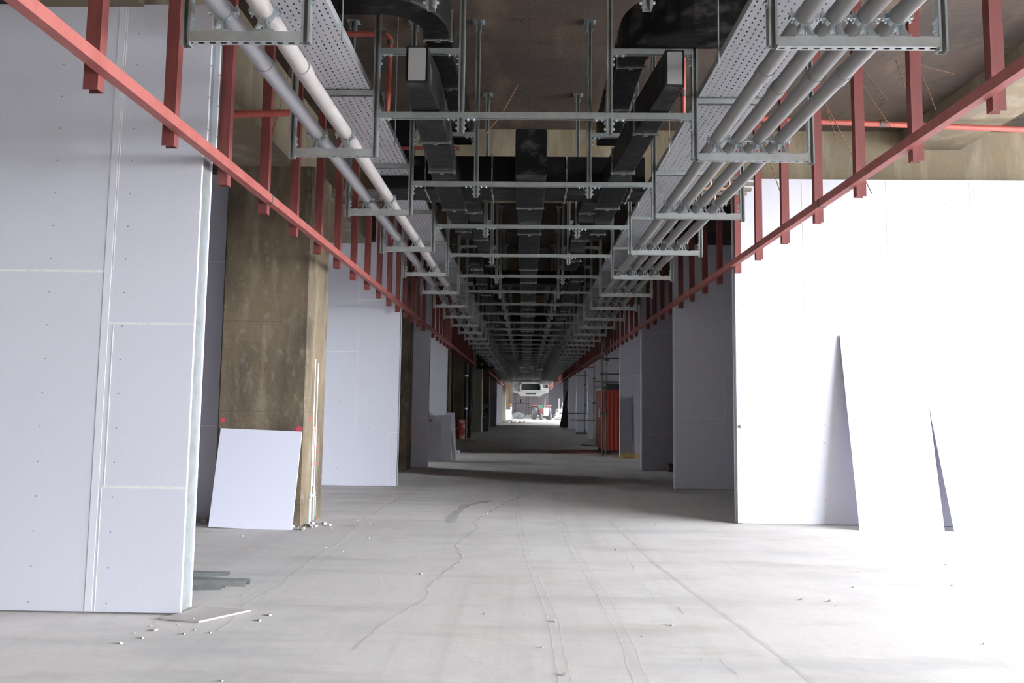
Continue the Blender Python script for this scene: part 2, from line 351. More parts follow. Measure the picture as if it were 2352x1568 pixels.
partition('wall_right', 'shaded grey partition seen just left of the sunlit one', 15.27, 3.03, FX, 5.0,
          [(3.03, 1.43, 4.05, 1.43), (4.05, .02, 4.05, 5.0), (4.05, 2.7, 5.2, 2.7), (3.03, 4.0, 4.05, 4.0)], th=.15)
partition('wall_right', 'third shaded grey partition from the viewer on the right', 19.58, 3.03, FX, 5.0, [(3.03, .93, FX, .93), (3.03, 3.6, FX, 3.6)], th=.15)
partition('wall_right', 'shaded partition with sand at its foot, right of the red cabin', 24.44, 3.08, FX, 5.0, [(3.08, 1.2, 3.45, 1.2), (3.46, .02, 3.46, 5), (3.46, 2.66, 4.7, 2.66)], th=.15)
partition('wall_right', 'light grey partition behind the red cabin and scaffold tubes', 37.5, 3.12, FX, 5.0, [(3.12, 2.0, FX, 2.0)], th=.15)
partition('wall_right', 'bluish grey partition behind the third scaffold on the right', 45, 3.05, FX, 5.0, [], th=.15)
partition('wall_right', 'brownish grey far partition before the leaning dark planks', 53, 3.05, FX, 5.0, [], th=.15)
partition('wall_right', 'last right partition before the sunlit far hall', 62, 3.1, FX, 5.0, [], th=.15)
partition('wall_back', 'grey boarded wall closing the far end behind the scaffold', 128, -6, 5.2, 5.97, [(-2, 2.2, 5, 2.2), (-2, 3.4, 5, 3.4)])
partition('wall_right', 'tall grey partition at the right of the far hall', 110, 3.35, FX, 5.97, [])

# ---------------------------------------------------------------- columns
def column(y, label, mt, x0=-4.15, x1=-2.95, dpt=.9, group='concrete columns down the left side'):
    r = empty('concrete_column', ((x0 + x1) / 2, y, 0), label, 'column', group)
    w_ = (x1 - x0) / 2
    m = MB(); m.prism([(-w_, .03), (-w_ + .03, 0), (w_ - .03, 0), (w_, .03), (w_, dpt), (-w_, dpt)], 'z', 0, 4.9)
    m.build('shaft', mt, r)
    return r
c1 = column(10.0, 'tall stained brown concrete column with a white sheet leaning on its foot', COLM)
# column has paint and wax marks of its own
SP = mat('red_spray_paint', (.50, .05, .09), .8); SPB = mat('blue_spray_paint', (.25, .50, .75), .8); SPW = mat('white_drips', (.80, .80, .78), .8)
def blot(m, c, r, n=10, ax='y'):
    vs = []
    for k in range(n):
        a = 2 * PI * k / n; q = r * random.uniform(.7, 1.15)
        vs.append((c[0] + q * math.cos(a), c[1], c[2] + q * math.sin(a)) if ax == 'y' else (c[0], c[1] + q * math.cos(a), c[2] + q * math.sin(a)))
    m.add(vs, [tuple(range(n))])
m = MB(); blot(m, (-.52, -.004, 1.39), .035); blot(m, (.52, -.004, 1.29), .045); blot(m, (.604, .22, 1.42), .03, ax='x'); m.build('paint_mark', SP, c1)
m = MB()
for z0, z1, y in ((1.28, 1.02, .52), (.98, .78, .46)):
    m.box(.600, .604, y - .12, y + .1, z0 - .02, z0); m.box(.600, .604, y - .12, y - .09, z1, z0); m.box(.600, .604, y - .12, y + .12, z1, z1 + .02)
m.build('paint_mark', SP, c1)
m = MB(); m.box(.600, .604, .30, .34, .0, .36); m.box(.600, .604, .30, .62, .34, .38); m.box(.600, .604, .58, .62, .05, .36); m.build('paint_mark', SPB, c1)
m = MB(); m.box(.600, .606, .36, .385, .02, 2.25); m.box(.600, .606, .50, .53, .02, 2.2); m.box(.600, .606, .42, .44, .5, 1.3); m.build('white_drip', SPW, c1)
column(18.8, 'dark concrete column right of the second left partition', COLM)
column(27.6, 'dark concrete column glimpsed beyond the leaning sheets', COLM, x1=-2.85)
o = MB().box(-.07, .07, -.07, .07, 0, 4.9).box(-.10, .10, -.10, .10, 0, .02).build('steel_post', mat('dark_red_post', (.10, .05, .045), .7), None, loc=(-2.98, 30.0, 0)); tag(o, 'dark red steel post between the pale partition and the mottled column', 'post')
column(36.6, 'mottled brown column beside black drainpipe and red barrel', COLM)
column(45.0, 'pale smooth concrete column left of the black bin', COLM2, -3.25, -2.62, .7)
column(46.9, 'dark column with faint painted graffiti behind black bin', COLM, -3.1, -2.28, .9)
column(74, 'sunlit pale column beyond the last left partitions', COLM2, -3.0, -1.95, .9)
column(90, 'brown column beside worker in the far hall', COLM, -2.6, -1.75, .9)
# graffiti on the dark column
g = [o for o in COL.objects if o.get('label', '').startswith('dark column with faint')][0]
m = MB()
for cx, cz, rr in ((-.15, 1.9, .13), (.1, 1.95, .12)): m.ring((cx, -.012, cz), rr - .03, rr, 0, .008, 0, 2 * PI, 14)
for x, z in ((-.28, 1.2), (-.2, 1.25), (-.1, 1.3)): m.obox((x, -.008, z), .1, .003, .018, Matrix.Rotation(-.6, 3, 'Y'))
m.build('graffiti', SP, g)
m = MB(); m.ring((.05, -.012, 1.5), .12, .15, 0, .008, 0, 2 * PI, 14); m.ring((.12, -.012, 1.0), .1, .13, 0, .008, 0, 2 * PI, 14); m.ring((.2, -.012, 1.55), .1, .13, 0, .008, 0, 2 * PI, 14); m.build('graffiti', SPB, g)

# ---------------------------------------------------------------- red steel ceiling edge frames
def steel_frame(label, X, ya, yb, zr, first, side, ztop=5.93, step=1.0):
    r = empty('steel_framework', (X, ya, 0), label, 'steel frame', 'red steel frames along both ceiling edges')
    m = MB(); m.box(-.035, .035, 0, yb - ya, zr - .08, zr); rail = m.build('rail', RED, r)
    # splice plates
    k = first; first_ob = None; n = 0
    while k < yb - .1 and n < 100:
        if first_ob is None:
            p = MB(); p.box(side * .037 - .004 if side < 0 else .037, side * .037 if side < 0 else .041, -.04, .04, zr - .16, ztop)
            sgn = side
            p = MB()
            prof = [(sgn * .037, -.035), (sgn * .125, -.035), (sgn * .125, -.029), (sgn * .043, -.029), (sgn * .043, .029), (sgn * .125, .029), (sgn * .125, .035), (sgn * .037, .035)]
            p.prism(prof, 'z', zr - .17, ztop)
            first_ob = p.build('stud', REDDARK, r); o = first_ob
        else:
            o = first_ob.copy(); COL.objects.link(o)
        o.location = (random.uniform(-.004, .004), k - ya, 0)
        k += step; n += 1
    for yy in range(6, int(yb - ya), 6):
        MB().box(-.039, .039, yy - .012, yy + .012, zr - .086, zr + .004).build('weld_band', mat('weld', (.10, .06, .05), .7), rail)
    return r
steel_frame('red steel rail with upright studs along the left edge, nearest stretch', -2.50, 1.0, 36.4, 3.64, 3.27, -1, step=.955)
steel_frame('red steel rail with upright studs on the left beyond the gap', -2.16, 43.2, 112, 3.58, 43.4, -1)
steel_frame('red steel rail with upright studs along the whole right edge', 3.0, 1.5, 70, 3.78, 1.82, 1)
steel_frame('short red steel rail right of the far hall', 3.0, 84, 116, 3.76, 84.5, 1)

# ---------------------------------------------------------------- strut hanger frames
ZB = 3.73
def c_prof(w, h, t=.003, lip=.013, d=1):
    """channel open towards +v*d; profile around origin, back at v=0"""
    a = w / 2; H = h
    p = [(-a, 0), (a, 0), (a, H), (a - lip, H), (a - lip, H - .008), (a - lip + .004, H - .008), (a - lip + .004, H - t), (a - t, H - t), (a - t, t), (-a + t, t), (-a + t, H - t), (-a + lip - .004, H - t), (-a + lip - .004, H - .008), (-a + lip, H - .008), (-a + lip, H), (-a, H)]
    return [(u, v * d) for u, v in p]
def make_frame():
    r = empty('hanger_frame', (0, 0, ZB), '', 'hanger frame', 'galvanised hanger frames carrying the services')
    top = SLAB - ZB
    def post(x, z0):
        m = MB(); m.prism([(x + u, .052 + v) for u, v in c_prof(.05, .05, d=-1)], 'z', z0, top); m.build('post', GALV, r)
        m = MB(); m.box(x - .07, x + .07, -.03, .09, top - .008, top); m.box(x - .035, x - .027, -.02, .08, top - .10, top - .008); m.box(x + .027, x + .035, -.02, .08, top - .10, top - .008)
        bp = m.build('base_plate', ZINC, r)
        for sx in (-.055, .055): MB().tube([(x + sx, .03, top - .035), (x + sx, .03, top)], .007, 6).build('anchor_bolt', ZINC, bp)
    post(-2.0, -.02); post(-1.30, 0); post(-.575, .21); post(.68, .21); post(1.395, -.01); post(2.36, -.04)
    # cross bar z top at 4.09+, open face down
    def bar(name, x0, x1, z, mt=GALV, down=True, h=.045):
        m = MB(); pr = [(.026 + u, z + h + v) for u, v in c_prof(.048, h, d=-1)] if down else [(.026 + u, z + v) for u, v in c_prof(.048, h, d=1)]
        m.prism(pr, 'x', x0, x1); return m.build(name, mt, r)
    bar('crossbar', -1.275, 1.37, .335, h=.05)
    bar('upper_bar', -1.275, -.60, .90); bar('upper_bar', .705, 1.37, .90)
    bar('trapeze_bar', -1.98, -1.325, 0, GALVSLOT, False, .06); bar('trapeze_bar', 1.42, 2.335, -.02, GALVSLOT, False, .06)
    bar('tray_bar', -1.78, -1.325, .53); bar('tray_bar', 1.42, 2.06, .47)
    def bracket(x, z, sx, sz=-1):
        m = MB(); m.box(min(x, x + sx * .11), max(x, x + sx * .11), .006, .046, z - .006, z); m.box(min(x, x + sx * .006), max(x, x + sx * .006), .006, .046, z - .11 if sz < 0 else z, z if sz < 0 else z + .11)
        ab = m.build('angle_bracket', ZINC, r)
        for q in (.035, .085):
            MB().tube([(x + sx * q, .026, z - .006), (x + sx * q, .026, z - .020)], .010, 6).build('bolt', ZINC, ab)
            MB().tube([(x + sx * .006, .026, z + sz * q), (x + sx * .020, .026, z + sz * q)], .010, 6).build('bolt', ZINC, ab)
    for x, z, sx in ((-1.275, .335, 1), (-.60, .335, -1), (-.55, .335, 1), (.655, .335, -1), (.705, .335, 1), (1.37, .335, -1), (-1.275, .90, 1), (-.60, .90, -1), (.705, .90, 1), (1.37, .90, -1)): bracket(x, z, sx)
    for x, z, sx in ((-1.975, .066, 1), (2.335, .046, -1)): bracket(x, z, sx, 1)
    def clamp(x, z, pr):
        m = MB()
        m.box(x - .065, x + .065, 0, .052, z, z + .012)
        for s in (-1, 1):
            m.add([(x + s * .052, .004, z + .012), (x + s * .040, .004, z + .012), (x + s * .018, .004, z + .055), (x + s * .030, .004, z + .055), (x + s * .052, .048, z + .012), (x + s * .040, .048, z + .012), (x + s * .018, .048, z + .055), (x + s * .030, .048, z + .055)],
                  [(0, 1, 2, 3), (4, 7, 6, 5), (0, 4, 5, 1), (1, 5, 6, 2), (2, 6, 7, 3), (3, 7, 4, 0)])
            m.box(min(x + s * .018, x + s * .030), max(x + s * .018, x + s * .030), .004, .048, z + .055, z + .085)
            m.box(x + s * (pr + .001) - (.03 if s < 0 else 0), x + s * (pr + .001) + (.03 if s > 0 else 0), .008, .044, z + .076 + pr - .014, z + .076 + pr + .014)
            m.tube([(x + s * (pr + .018), .026, z + .076 + pr - .035), (x + s * (pr + .018), .026, z + .076 + pr + .035)], .006, 6)
        m.tube([(x, .026, z + .012), (x, .026, z + .07)], .009, 6)
        m.ring((x, 0, z + .078 + pr), pr + .0006, pr + .006, .006, .046, 0, 2 * PI, 22)
        m.build('pipe_clamp', ZINC, r)
    for x in (-1.79, -1.55): clamp(x, .06, .057)
    for x in (1.58, 1.755, 1.93, 2.115): clamp(x, .04, .052)
    return r
frame0 = make_frame()
NF = 35; YF = [4.12 + 2.0 * i - .03 * min(i, 8) for i in range(NF)]
index_kids()
for i, y in enumerate(YF):
    o = frame0 if i == 0 else copy_tree(frame0, None, 3 if i < 6 else 1)
    o.location = (random.uniform(-.008, .008) if i else 0, y, ZB + (random.uniform(-.006, .0) if i else 0))
    o['label'] = ('nearest' if i == 0 else ORD[i]) + ' galvanised steel hanger frame from the camera, carrying pipes, trays and ducts'

# ---------------------------------------------------------------- pipes and trays
YE = 73.0
def pipe(x, z, r, mt, label, group, name='service_pipe', y0=1.0, y1=YE):
    e_ = empty(name, (x, y0, z), label, 'pipe', group)
    pts = [(0, 0, 0)]
    for y in YF:
        if y > y0 and y < y1 - .5:
            pts.append((0, y - y0 + .02, 0)); pts.append((random.uniform(-.005, .005), y - y0 + 1.0, -.006))
    pts.append((0, y1 - y0, 0))
    MB().tube(pts, r, 20).build('pipe_run', mt, e_)
    for y in range(3, int(y1 - y0), 6):
        yy = y + random.uniform(-.3, .3) + 1.1
        MB().tube([(0, yy, -.003), (0, yy + .11, -.003)], r + .007, 20).build('coupling', mt, e_)
    return e_
zl = ZB + .06 + .078 + .057; zr_ = ZB + .04 + .078 + .052
pipe(-1.79, zl, .057, PIPEL, 'outer pale grey pipe of the pair on the left trapeze', 'pipes on the left trapezes')
pipe(-1.55, zl, .057, PIPEW, 'inner cream pipe of the pair on the left trapeze', 'pipes on the left trapezes')
for x, nm in ((1.58, 'innermost grey pipe of four on the right, beside the perforated tray'), (1.755, 'second grey pipe of four, counted from the right tray'), (1.93, 'third grey pipe of four, counted from the right tray'), (2.115, 'outermost grey pipe of four, nearest the right red rail')):
    pipe(x, zr_, .052, PIPEG, nm, 'four pipes on the right trapezes')
def tray(x0, x1, z, label):
    e_ = empty('cable_tray', ((x0 + x1) / 2, 1, z), label, 'cable tray', 'perforated cable trays along the corridor')
    hw = (x1 - x0) / 2
    m = MB(); m.box(-hw, hw, 0, YE - 1, 0, .0015); m.build('tray_bed', TRAYM, e_)
    for s in (-1, 1):
        m = MB(); m.box(min(s * hw, s * (hw - .002)), max(s * hw, s * (hw - .002)), 0, YE - 1, .0015, .06); m.box(min(s * hw, s * (hw - .014)), max(s * hw, s * (hw - .014)), 0, YE - 1, .058, .06); sf = m.build('side_flange', TRAYSIDE, e_)
        for k in range(1, 24):
            m = MB(); y = k * 3.0 + .3; xx = s * hw; m.box(min(xx, xx + s * .004), max(xx, xx + s * .004), y - .1, y + .1, .012, .05)
            for q in (-.08, -.03, .03, .08): m.tube([(xx, y + q, .03), (xx + s * .018, y + q, .03)], .007, 6)
            m.build('splice_plate', ZINC, sf)
    return e_
tray(-1.765, -1.35, ZB + .577, 'perforated galvanised tray above the left pipe pair')
tray(1.425, 2.04, ZB + .517, 'wide perforated galvanised tray above the right pipes')
# threaded drop rods at the tray
def rods(xs, z0, label):
    for i, (x, y) in enumerate(xs):
        o = MB().tube([(0, 0, 0), (0, 0, SLAB - z0)], .006, 6).build('threaded_rod', ZINC, None, loc=(x, y, z0)); tag(o, label % ORD[i], 'threaded rod', 'threaded rods hanging beside the trays')
rods([(-1.33, 5.05), (-1.33, 7.2), (-1.33, 9.2)], 4.2, '%s thin threaded rod from the camera, beside left tray')
rods([(1.39, 5.3), (1.395, 7.2), (1.39, 9.2)], 4.15, '%s thin threaded rod from the camera, beside right tray')

# ---------------------------------------------------------------- ducts
def rr(hw, hh, r=.025, n=3):
    p = []
    for cx, cz, a0 in ((hw - r, hh - r, 0), (-hw + r, hh - r, PI / 2), (-hw + r, -hh + r, PI), (hw - r, -hh + r, 1.5 * PI)):
        for k in range(n + 1):
            a = a0 + PI / 2 * k / n; p.append((cx + r * math.cos(a), cz + r * math.sin(a)))
    return p
def duct_mesh(path, caps=True):
    """path: list of (x,y,z, hw, hh); swept rounded rectangle kept upright"""
    m = MB(); vs = []; n = None
    for i, (x, y, z, hw, hh) in enumerate(path):
        a = Vector(path[max(i - 1, 0)][:2]); b = Vector(path[min(i + 1, len(path) - 1)][:2]); t = (b - a).normalized() if (b - a).length > 1e-6 else Vector((0, 1))
        s = Vector((t.y, -t.x)); pr = rr(hw, hh, min(.025, hw * .14)); n = len(pr)
        vs += [(x + s.x * u, y + s.y * u, z + v) for u, v in pr]
    fs = [(i * n + k, i * n + (k + 1) % n, (i + 1) * n + (k + 1) % n, (i + 1) * n + k) for i in range(len(path) - 1) for k in range(n)]
    m.add(vs, fs)
    if caps: m.add(vs[:n], [tuple(range(n))]); m.add(vs[-n:], [tuple(range(n))])
    return m
def flange(parent, x, y, z, hw, hh, ang=0):
    """thin shiny joint collar with corner cleats, square to the duct"""
    m = MB(); t = .008
    for s in (-1, 1):
        m.box(-hw - .012, hw + .012, -t, t, s * hh - (.012 if s < 0 else 0), s * hh + (.012 if s > 0 else 0))
        m.box(s * hw - (.012 if s < 0 else 0), s * hw + (.012 if s > 0 else 0), -t, t, -hh, hh)
        for q in (-1, 1): m.box(s * (hw + .004) - .014, s * (hw + .004) + .014, -.012, .012, q * (hh + .004) - .014, q * (hh + .004) + .014)
    m.box(-.022, .022, -.016, .016, -hh - .024, -hh - .003)
    o = m.build('duct_flange', FLANGE, parent); o.location = (x, y, z); o.rotation_euler = (0, 0, ang); return o
G = 'black wrapped air ducts above the crossbars'
ZC = ZB + .387
# central duct
d = empty('air_duct', (.03, 7.85, ZC), 'central black insulated duct running down the corridor', 'air duct', G)
sec = [(7.85, .17, .255), (9.3, .16, .22), (11.2, .165, .17), (13.4, .155, .16), (16.2, .16, .15), (20, .19, .16), (26, .17, .15), (34, .2, .16), (44, .2, .15), (YE - 2, .2, .15)]
path = []
for i, (y, hw, hh) in enumerate(sec):
    path.append((0, y - 7.85, hh + .002, hw, hh))
    if i + 1 < len(sec): path.append((0, sec[i + 1][0] - 7.85 - .12, hh + .002, hw, hh))
duct_mesh(path).build('duct_body', DUCT, d)
y = 9.2
while y < 70:
    hw, hh = [(b, c_) for a, b, c_ in sec if a <= y + .13][-1]; flange(d, 0, y - 7.85, hh + .002, hw, hh); y += 1.43
# transverse header duct
d = empty('air_duct', (0, 8.75, ZC), 'black header duct crossing the corridor behind the third hanger frame', 'air duct', G)
duct_mesh([(-1.75, 0, .235, .26, .20), (-.9, 0, .235, .26, .20), (0, 0, .235, .26, .20), (.9, 0, .235, .26, .20), (1.36, 0, .235, .26, .20)]).build('duct_body', DUCT, d)
for x in (-1.2, -.42, .45, 1.2): flange(d, x, 0, .235, .26, .20, PI / 2)
for Yh, nm in ((16.9, 'second'), (24.9, 'third'), (33.0, 'fourth')):
    d = empty('air_duct', (0, Yh, ZC), '%s black header duct crossing the corridor, counted from the camera' % nm, 'air duct', G)
    duct_mesh([(-1.22, 0, .42, .2, .16), (0, 0, .42, .2, .16), (1.3, 0, .42, .2, .16)]).build('duct_body', DUCT, d)
    for x in (-.8, .8): flange(d, x, 0, .42, .2, .16, PI / 2)
# lower side ducts with open pale ends
def side_duct(s, label, pts, endy):
    d = empty('air_duct', (pts[0][0], pts[0][1], ZC), label, 'air duct', G)
    p0 = pts[0]
    duct_mesh([(x - p0[0], y - p0[1], hh + .002, hw, hh) for x, y, hw, hh in pts]).build('duct_body', DUCT, d)
    x, y, hw, hh = p0
    e2 = duct_mesh([(0, -.006, hh + .002, hw - .018, hh - .02), (0, .004, hh + .002, hw - .018, hh - .02)]); e2.build('end_cap', DUCTEND, d)
    for k, (fy) in enumerate(endy):
        for j in range(len(pts) - 1):
            if pts[j][1] <= fy <= pts[j + 1][1]:
                t = (fy - pts[j][1]) / (pts[j + 1][1] - pts[j][1] + 1e-9); a, b = pts[j], pts[j + 1]
                q = [a[i] + (b[i] - a[i]) * t for i in range(4)]
                flange(d, q[0] - p0[0], fy - p0[1], q[3] + .002, q[2], q[3]); break
    return d
LP = [(-.87, 5.55, .085, .15), (-.87, 6.0, .12, .15), (-.88, 6.9, .135, .13), (-.92, 7.75, .13, .13), (-.93, 8.5, .15, .12), (-.93, 9.1, .15, .11), (-.93, 10.2, .11, .09), (-.9, 11.0, .09, .075)]
side_duct(-1, 'lower left black duct with pale square end over the second frame', LP, [6.85, 7.75, 9.3, 10.5])
RP = [(1.13, 5.6, .075, .15), (1.07, 6.5, .10, .15), (1.01, 7.7, .11, .13), (1.0, 8.5, .15, .12), (1.0, 9.1, .15, .11), (1.02, 10.2, .10, .10), (1.02, 11.0, .09, .085)]
side_duct(1, 'lower right black duct with pale square end over the second frame', RP, [6.6, 7.75, 9.2, 10.6])
# upper ducts with elbows
def upper_duct(s, xc, label, yend, y_el=6.12, zc=4.66, hw=.12, hh=.15, rad=.34, xfar=1.95):
    d = empty('air_duct', (xc, y_el, zc), label, 'air duct', G)
    path = [(s * (xfar - abs(xc)), -.0, hh + .0, hw + .03, hh + .03), (s * rad, 0, hh, hw + .03, hh + .03)]
    for k in range(1, 9):
        a = PI / 2 * k / 8
        path.append((s * rad - s * rad * math.sin(a), rad - rad * math.cos(a), hh, hw + .03 - .03 * k / 8, hh + .03 - .03 * k / 8))
    path += [(0, rad + .2, hh, hw, hh), (0, yend - y_el, hh, hw, hh)]
    duct_mesh(path).build('duct_body', DUCT, d)
    flange(d, 0, rad + .12, hh, hw, hh); flange(d, 0, rad + 1.1, hh, hw, hh); flange(d, s * (rad + .45), 0, hh, hw + .03, hh + .03, PI / 2)
    return d
upper_duct(-1, -.77, 'upper left black duct curving in from the left over the second frame', 8.55, y_el=5.43, zc=4.70, hw=.11, hh=.13, rad=.45)
upper_duct(1, .92, 'upper right black duct curving in from the right over the second frame', 8.55, y_el=5.96, zc=4.70, hw=.12, hh=.17, rad=.42)
# side runs further down the corridor
def far_run(x, y0, y1, hw, hh, z, label, step=1.6):
    d = empty('air_duct', (x, y0, z), label, 'air duct', G)
    duct_mesh([(0, 0, hh, hw, hh), (0, y1 - y0, hh, hw, hh)]).build('duct_body', DUCT, d)
    y = .5
    while y < y1 - y0: flange(d, 0, y, hh, hw, hh); y += step
far_run(-.70, 9.0, 12.2, .10, .10, ZC + .02, 'short black duct right of the lower left duct, beyond the header')
far_run(.80, 9.0, 13.6, .12, .12, ZC + .02, 'short black duct left of the lower right duct, beyond the header')
far_run(-.92, 13.0, 71, .10, .11, ZC, 'long left black duct receding down the far corridor')
far_run(1.0, 14.2, 71, .11, .11, ZC, 'long right black duct receding down the far corridor')
far_run(-.62, 17.0, 71, .10, .10, ZC + .35, 'raised left black duct receding above the far crossbars', 2.1)
far_run(.72, 17.0, 71, .10, .10, ZC + .35, 'raised right black duct receding above the far crossbars', 2.1)

# ---------------------------------------------------------------- sprinkler pipes, wires, brackets
def red_pipe(pts, r, label, joints=()):
    o = empty('sprinkler_pipe', pts[0], label, 'sprinkler pipe', 'red sprinkler pipes under the slab')
    p0 = Vector(pts[0]); MB().tube([Vector(p) - p0 for p in pts], r, 12).build('pipe_run', REDPIPE, o)
    for a, b in joints:
        MB().tube([Vector(a) - p0, Vector(b) - p0], r + .009, 12).build('fitting', mat('dark_fitting', (.09, .05, .04), .5), o)
red_pipe([(-2.9, 7.2, 5.36), (-1.50, 7.2, 5.36), (-1.44, 7.2, 5.35), (-1.40, 7.2, 5.30), (-1.40, 7.2, 5.2), (-1.42, 7.2, 4.36)], .026, 'red pipe bending down beside the left tray, behind the second frame', [((-1.52, 7.2, 5.36), (-1.44, 7.2, 5.355)), ((-1.4, 7.2, 5.29), (-1.4, 7.2, 5.24)), ((-1.42, 7.2, 4.44), (-1.42, 7.2, 4.34))])
red_pipe([(1.55, 7.2, 5.94), (1.53, 7.2, 4.42)], .024, 'short vertical red pipe dropping beside the right perforated tray', [((1.53, 7.2, 4.78), (1.53, 7.2, 4.72)), ((1.53, 7.2, 4.46), (1.53, 7.2, 4.40))])
red_pipe([(2.6, 10.2, 5.74), (3.88, 10.2, 5.66), (9.6, 10.2, 5.46)], .04, 'long red pipe crossing under the slab on the right', [((4.9, 10.2, 5.627), (5.0, 10.2, 5.623))])
red_pipe([(-3.2, 7.0, 4.43), (-2.2, 7.0, 4.46)], .034, 'long red pipe behind the left studs under the slab')
red_pipe([(-1.5, 8.45, 4.62), (-.80, 8.45, 4.62)], .02, 'short thin red pipe seen behind the lower left duct')
WS = [((4.68, 9, 6.0), (5.27, 9, 5.8)), ((4.79, 9, 5.97), (5.02, 9, 5.34)), ((4.11, 9, 5.91), (4.44, 9, 5.45)), ((3.93, 9, 5.97), (4.46, 9, 5.12)), ((3.5, 9, 5.97), (3.79, 9, 4.95)), ((4.55, 9, 5.97), (4.88, 9, 4.82)), ((3.4, 9, 5.97), (4.21, 9, 4.28)), ((2.55, 9, 5.97), (3.17, 9, 4.05)), ((-2.98, 9, 5.97), (-3.35, 9, 4.5)), ((-.15, 9.76, 5.97), (-.57, 9.3, 5.08)), ((-1.2, 8.0, 5.95), (-.78, 7.9, 5.2))]
WL = ['longest-reaching tie wire slanting right near the top right', 'steep rusty tie wire high on the right, behind the widest frame', 'rusty tie wire between two right studs under the slab', 'long slanting tie wire crossing the third right stud', 'rusty tie wire slanting down beside the right pipes', 'rusty tie wire poking out below the right red rail', 'rusty tie wire hanging in front of the sunlit wall top', 'lowest rusty tie wire ending before the sunlit wall', 'thin rusty tie wire slanting behind the left studs', 'thin orange tie wire hanging from the slab in mid corridor', 'short curved tie wire above the lower left duct']
for (a, b), lb in zip(WS, WL):
    A, B = Vector(a), Vector(b); mid = (A + B) / 2 + Vector((.02, 0, -.03))
    o = MB().tube([(0, 0, 0), mid - A, B - A], .005, 6).build('tie_wire', RUST, None, loc=A); tag(o, lb, 'tie wire', 'rusty wires left hanging from the slab')
for i, (y, xr) in enumerate(((9.97, 3.16), (10.23, 3.18), (10.51, 3.2), (10.73, 3.2))):
    o = MB(); o.prism([(u, v) for u, v in c_prof(.045, .045, d=-1)], 'x', -1.25, 0)
    o = o.build('strut_bar', BARBR, None, loc=(xr, y, 4.79)); tag(o, '%s short brown strut bar from the camera, before the sunlit wall top' % ORD[i], 'strut bar', 'brown strut bars beside the right tray')
for i, x in enumerate((1.98, 2.22, 2.45, 2.7)):
    o = MB().tube([(-.16, 0, -.30), (-.16, 0, -.04), (-.12, 0, 0), (.0, 0, 0), (.04, 0, .04), (.04, 0, .12)], .022, 10).build('branch_pipe', COPPER, None, loc=(x, 9.99, 4.63))
    tag(o, '%s brown branch pipe elbow counted from the right tray' % ORD[i].replace('nearest', 'first'), 'branch pipe', 'brown branch pipes over the right tray')
# brown bars at the left
for i, (x0, z) in enumerate(((-3.05, 4.83), (-2.9, 4.66))):
    o = MB(); o.prism([(u, v) for u, v in c_prof(.045, .045, d=-1)], 'x', 0, 1.1); o = o.build('strut_bar', GALV, None, loc=(x0, 11.0, z)); tag(o, ('upper' if i == 0 else 'lower') + ' short steel strut bar beside the brown column top', 'strut bar', 'strut bars near the tall column')
# black hanging junction boxes
o = MB().box(-.25, .25, -.2, .2, -.2, .0).box(-.15, .15, -.15, .15, 0, SLAB - 5.15).build('duct_stub', DUCT, None, loc=(-1.9, 11.1, 5.15), bevel=.02); tag(o, 'small black duct stub over the left pipes, near the column', 'duct stub')
o = MB().box(-.14, .14, -.2, .2, -.16, .16).box(-.08, .08, -.1, .1, .16, SLAB - 5.05).build('duct_stub', DUCT, None, loc=(2.22, 7.3, 5.05), bevel=.02); tag(o, 'small black duct stub behind the right pipes', 'duct stub')

# ---------------------------------------------------------------- loose things, left
def sheet(name, w, h, t, loc, rz, lean, label, mt=BOARD_PLAIN, group=None, cat='plasterboard sheet', roll=0):
    o = MB().box(-w / 2, w / 2, 0, t, 0, h).build(name, mt, None, bevel=.002)
    o.rotation_euler = (-lean, roll, rz); o.location = loc; tag(o, label, cat, group); return o
sheet('plasterboard_sheet', 1.11, 1.285, .0125, (-3.565, 9.785, .0), math.radians(-2), math.radians(7), 'square pale sheet leaning on the foot of the tall brown column', roll=math.radians(1.6))
# tile and channels
o = MB().add([(-.30, -.10, 0), (.02, -.16, 0), (.30, .14, 0), (-.10, .22, 0), (-.30, -.10, .012), (.02, -.16, .012), (.30, .14, .012), (-.10, .22, .012)], [(3, 2, 1, 0), (4, 5, 6, 7), (0, 1, 5, 4), (1, 2, 6, 5), (2, 3, 7, 6), (3, 0, 4, 7)]).build('board_offcut', mat('beige_board', (.52, .47, .45), .9), None, loc=(-2.44, 5.83, .012))
o.rotation_euler = (math.radians(1.5), 0, 0); o.location.z = .006; tag(o, 'beige board offcut lying at the foot of the left wall end', 'board offcut')
def channel(loc, L, rz, label, w=.10, h=.05):
    m = MB(); t = .002; a = w / 2
    m.prism([(-a, 0), (a, 0), (a, h), (a - .012, h), (a - .012, h - t), (a - t, h - t), (a - t, t), (-a + t, t), (-a + t, h - t), (-a + .012, h - t), (-a + .012, h), (-a, h)], 'x', -L / 2, L / 2)
    o = m.build('steel_channel', GALV, None, loc=loc); o.rotation_euler = (PI, 0, rz); o.location.z = loc[2]; tag(o, label, 'steel channel', 'loose galvanised channels behind the left wall end'); return o
channel((-3.1, 6.62, .105), 1.4, math.radians(-2), 'upper galvanised channel on the floor behind the left wall end')
channel((-3.3, 6.68, .052), 1.3, math.radians(1), 'lower galvanised channel lying flat under the other one')
channel((-3.4, 7.1, .05), 1.25, math.radians(2), 'short galvanised channel set further back behind the left wall end', .06, .03)
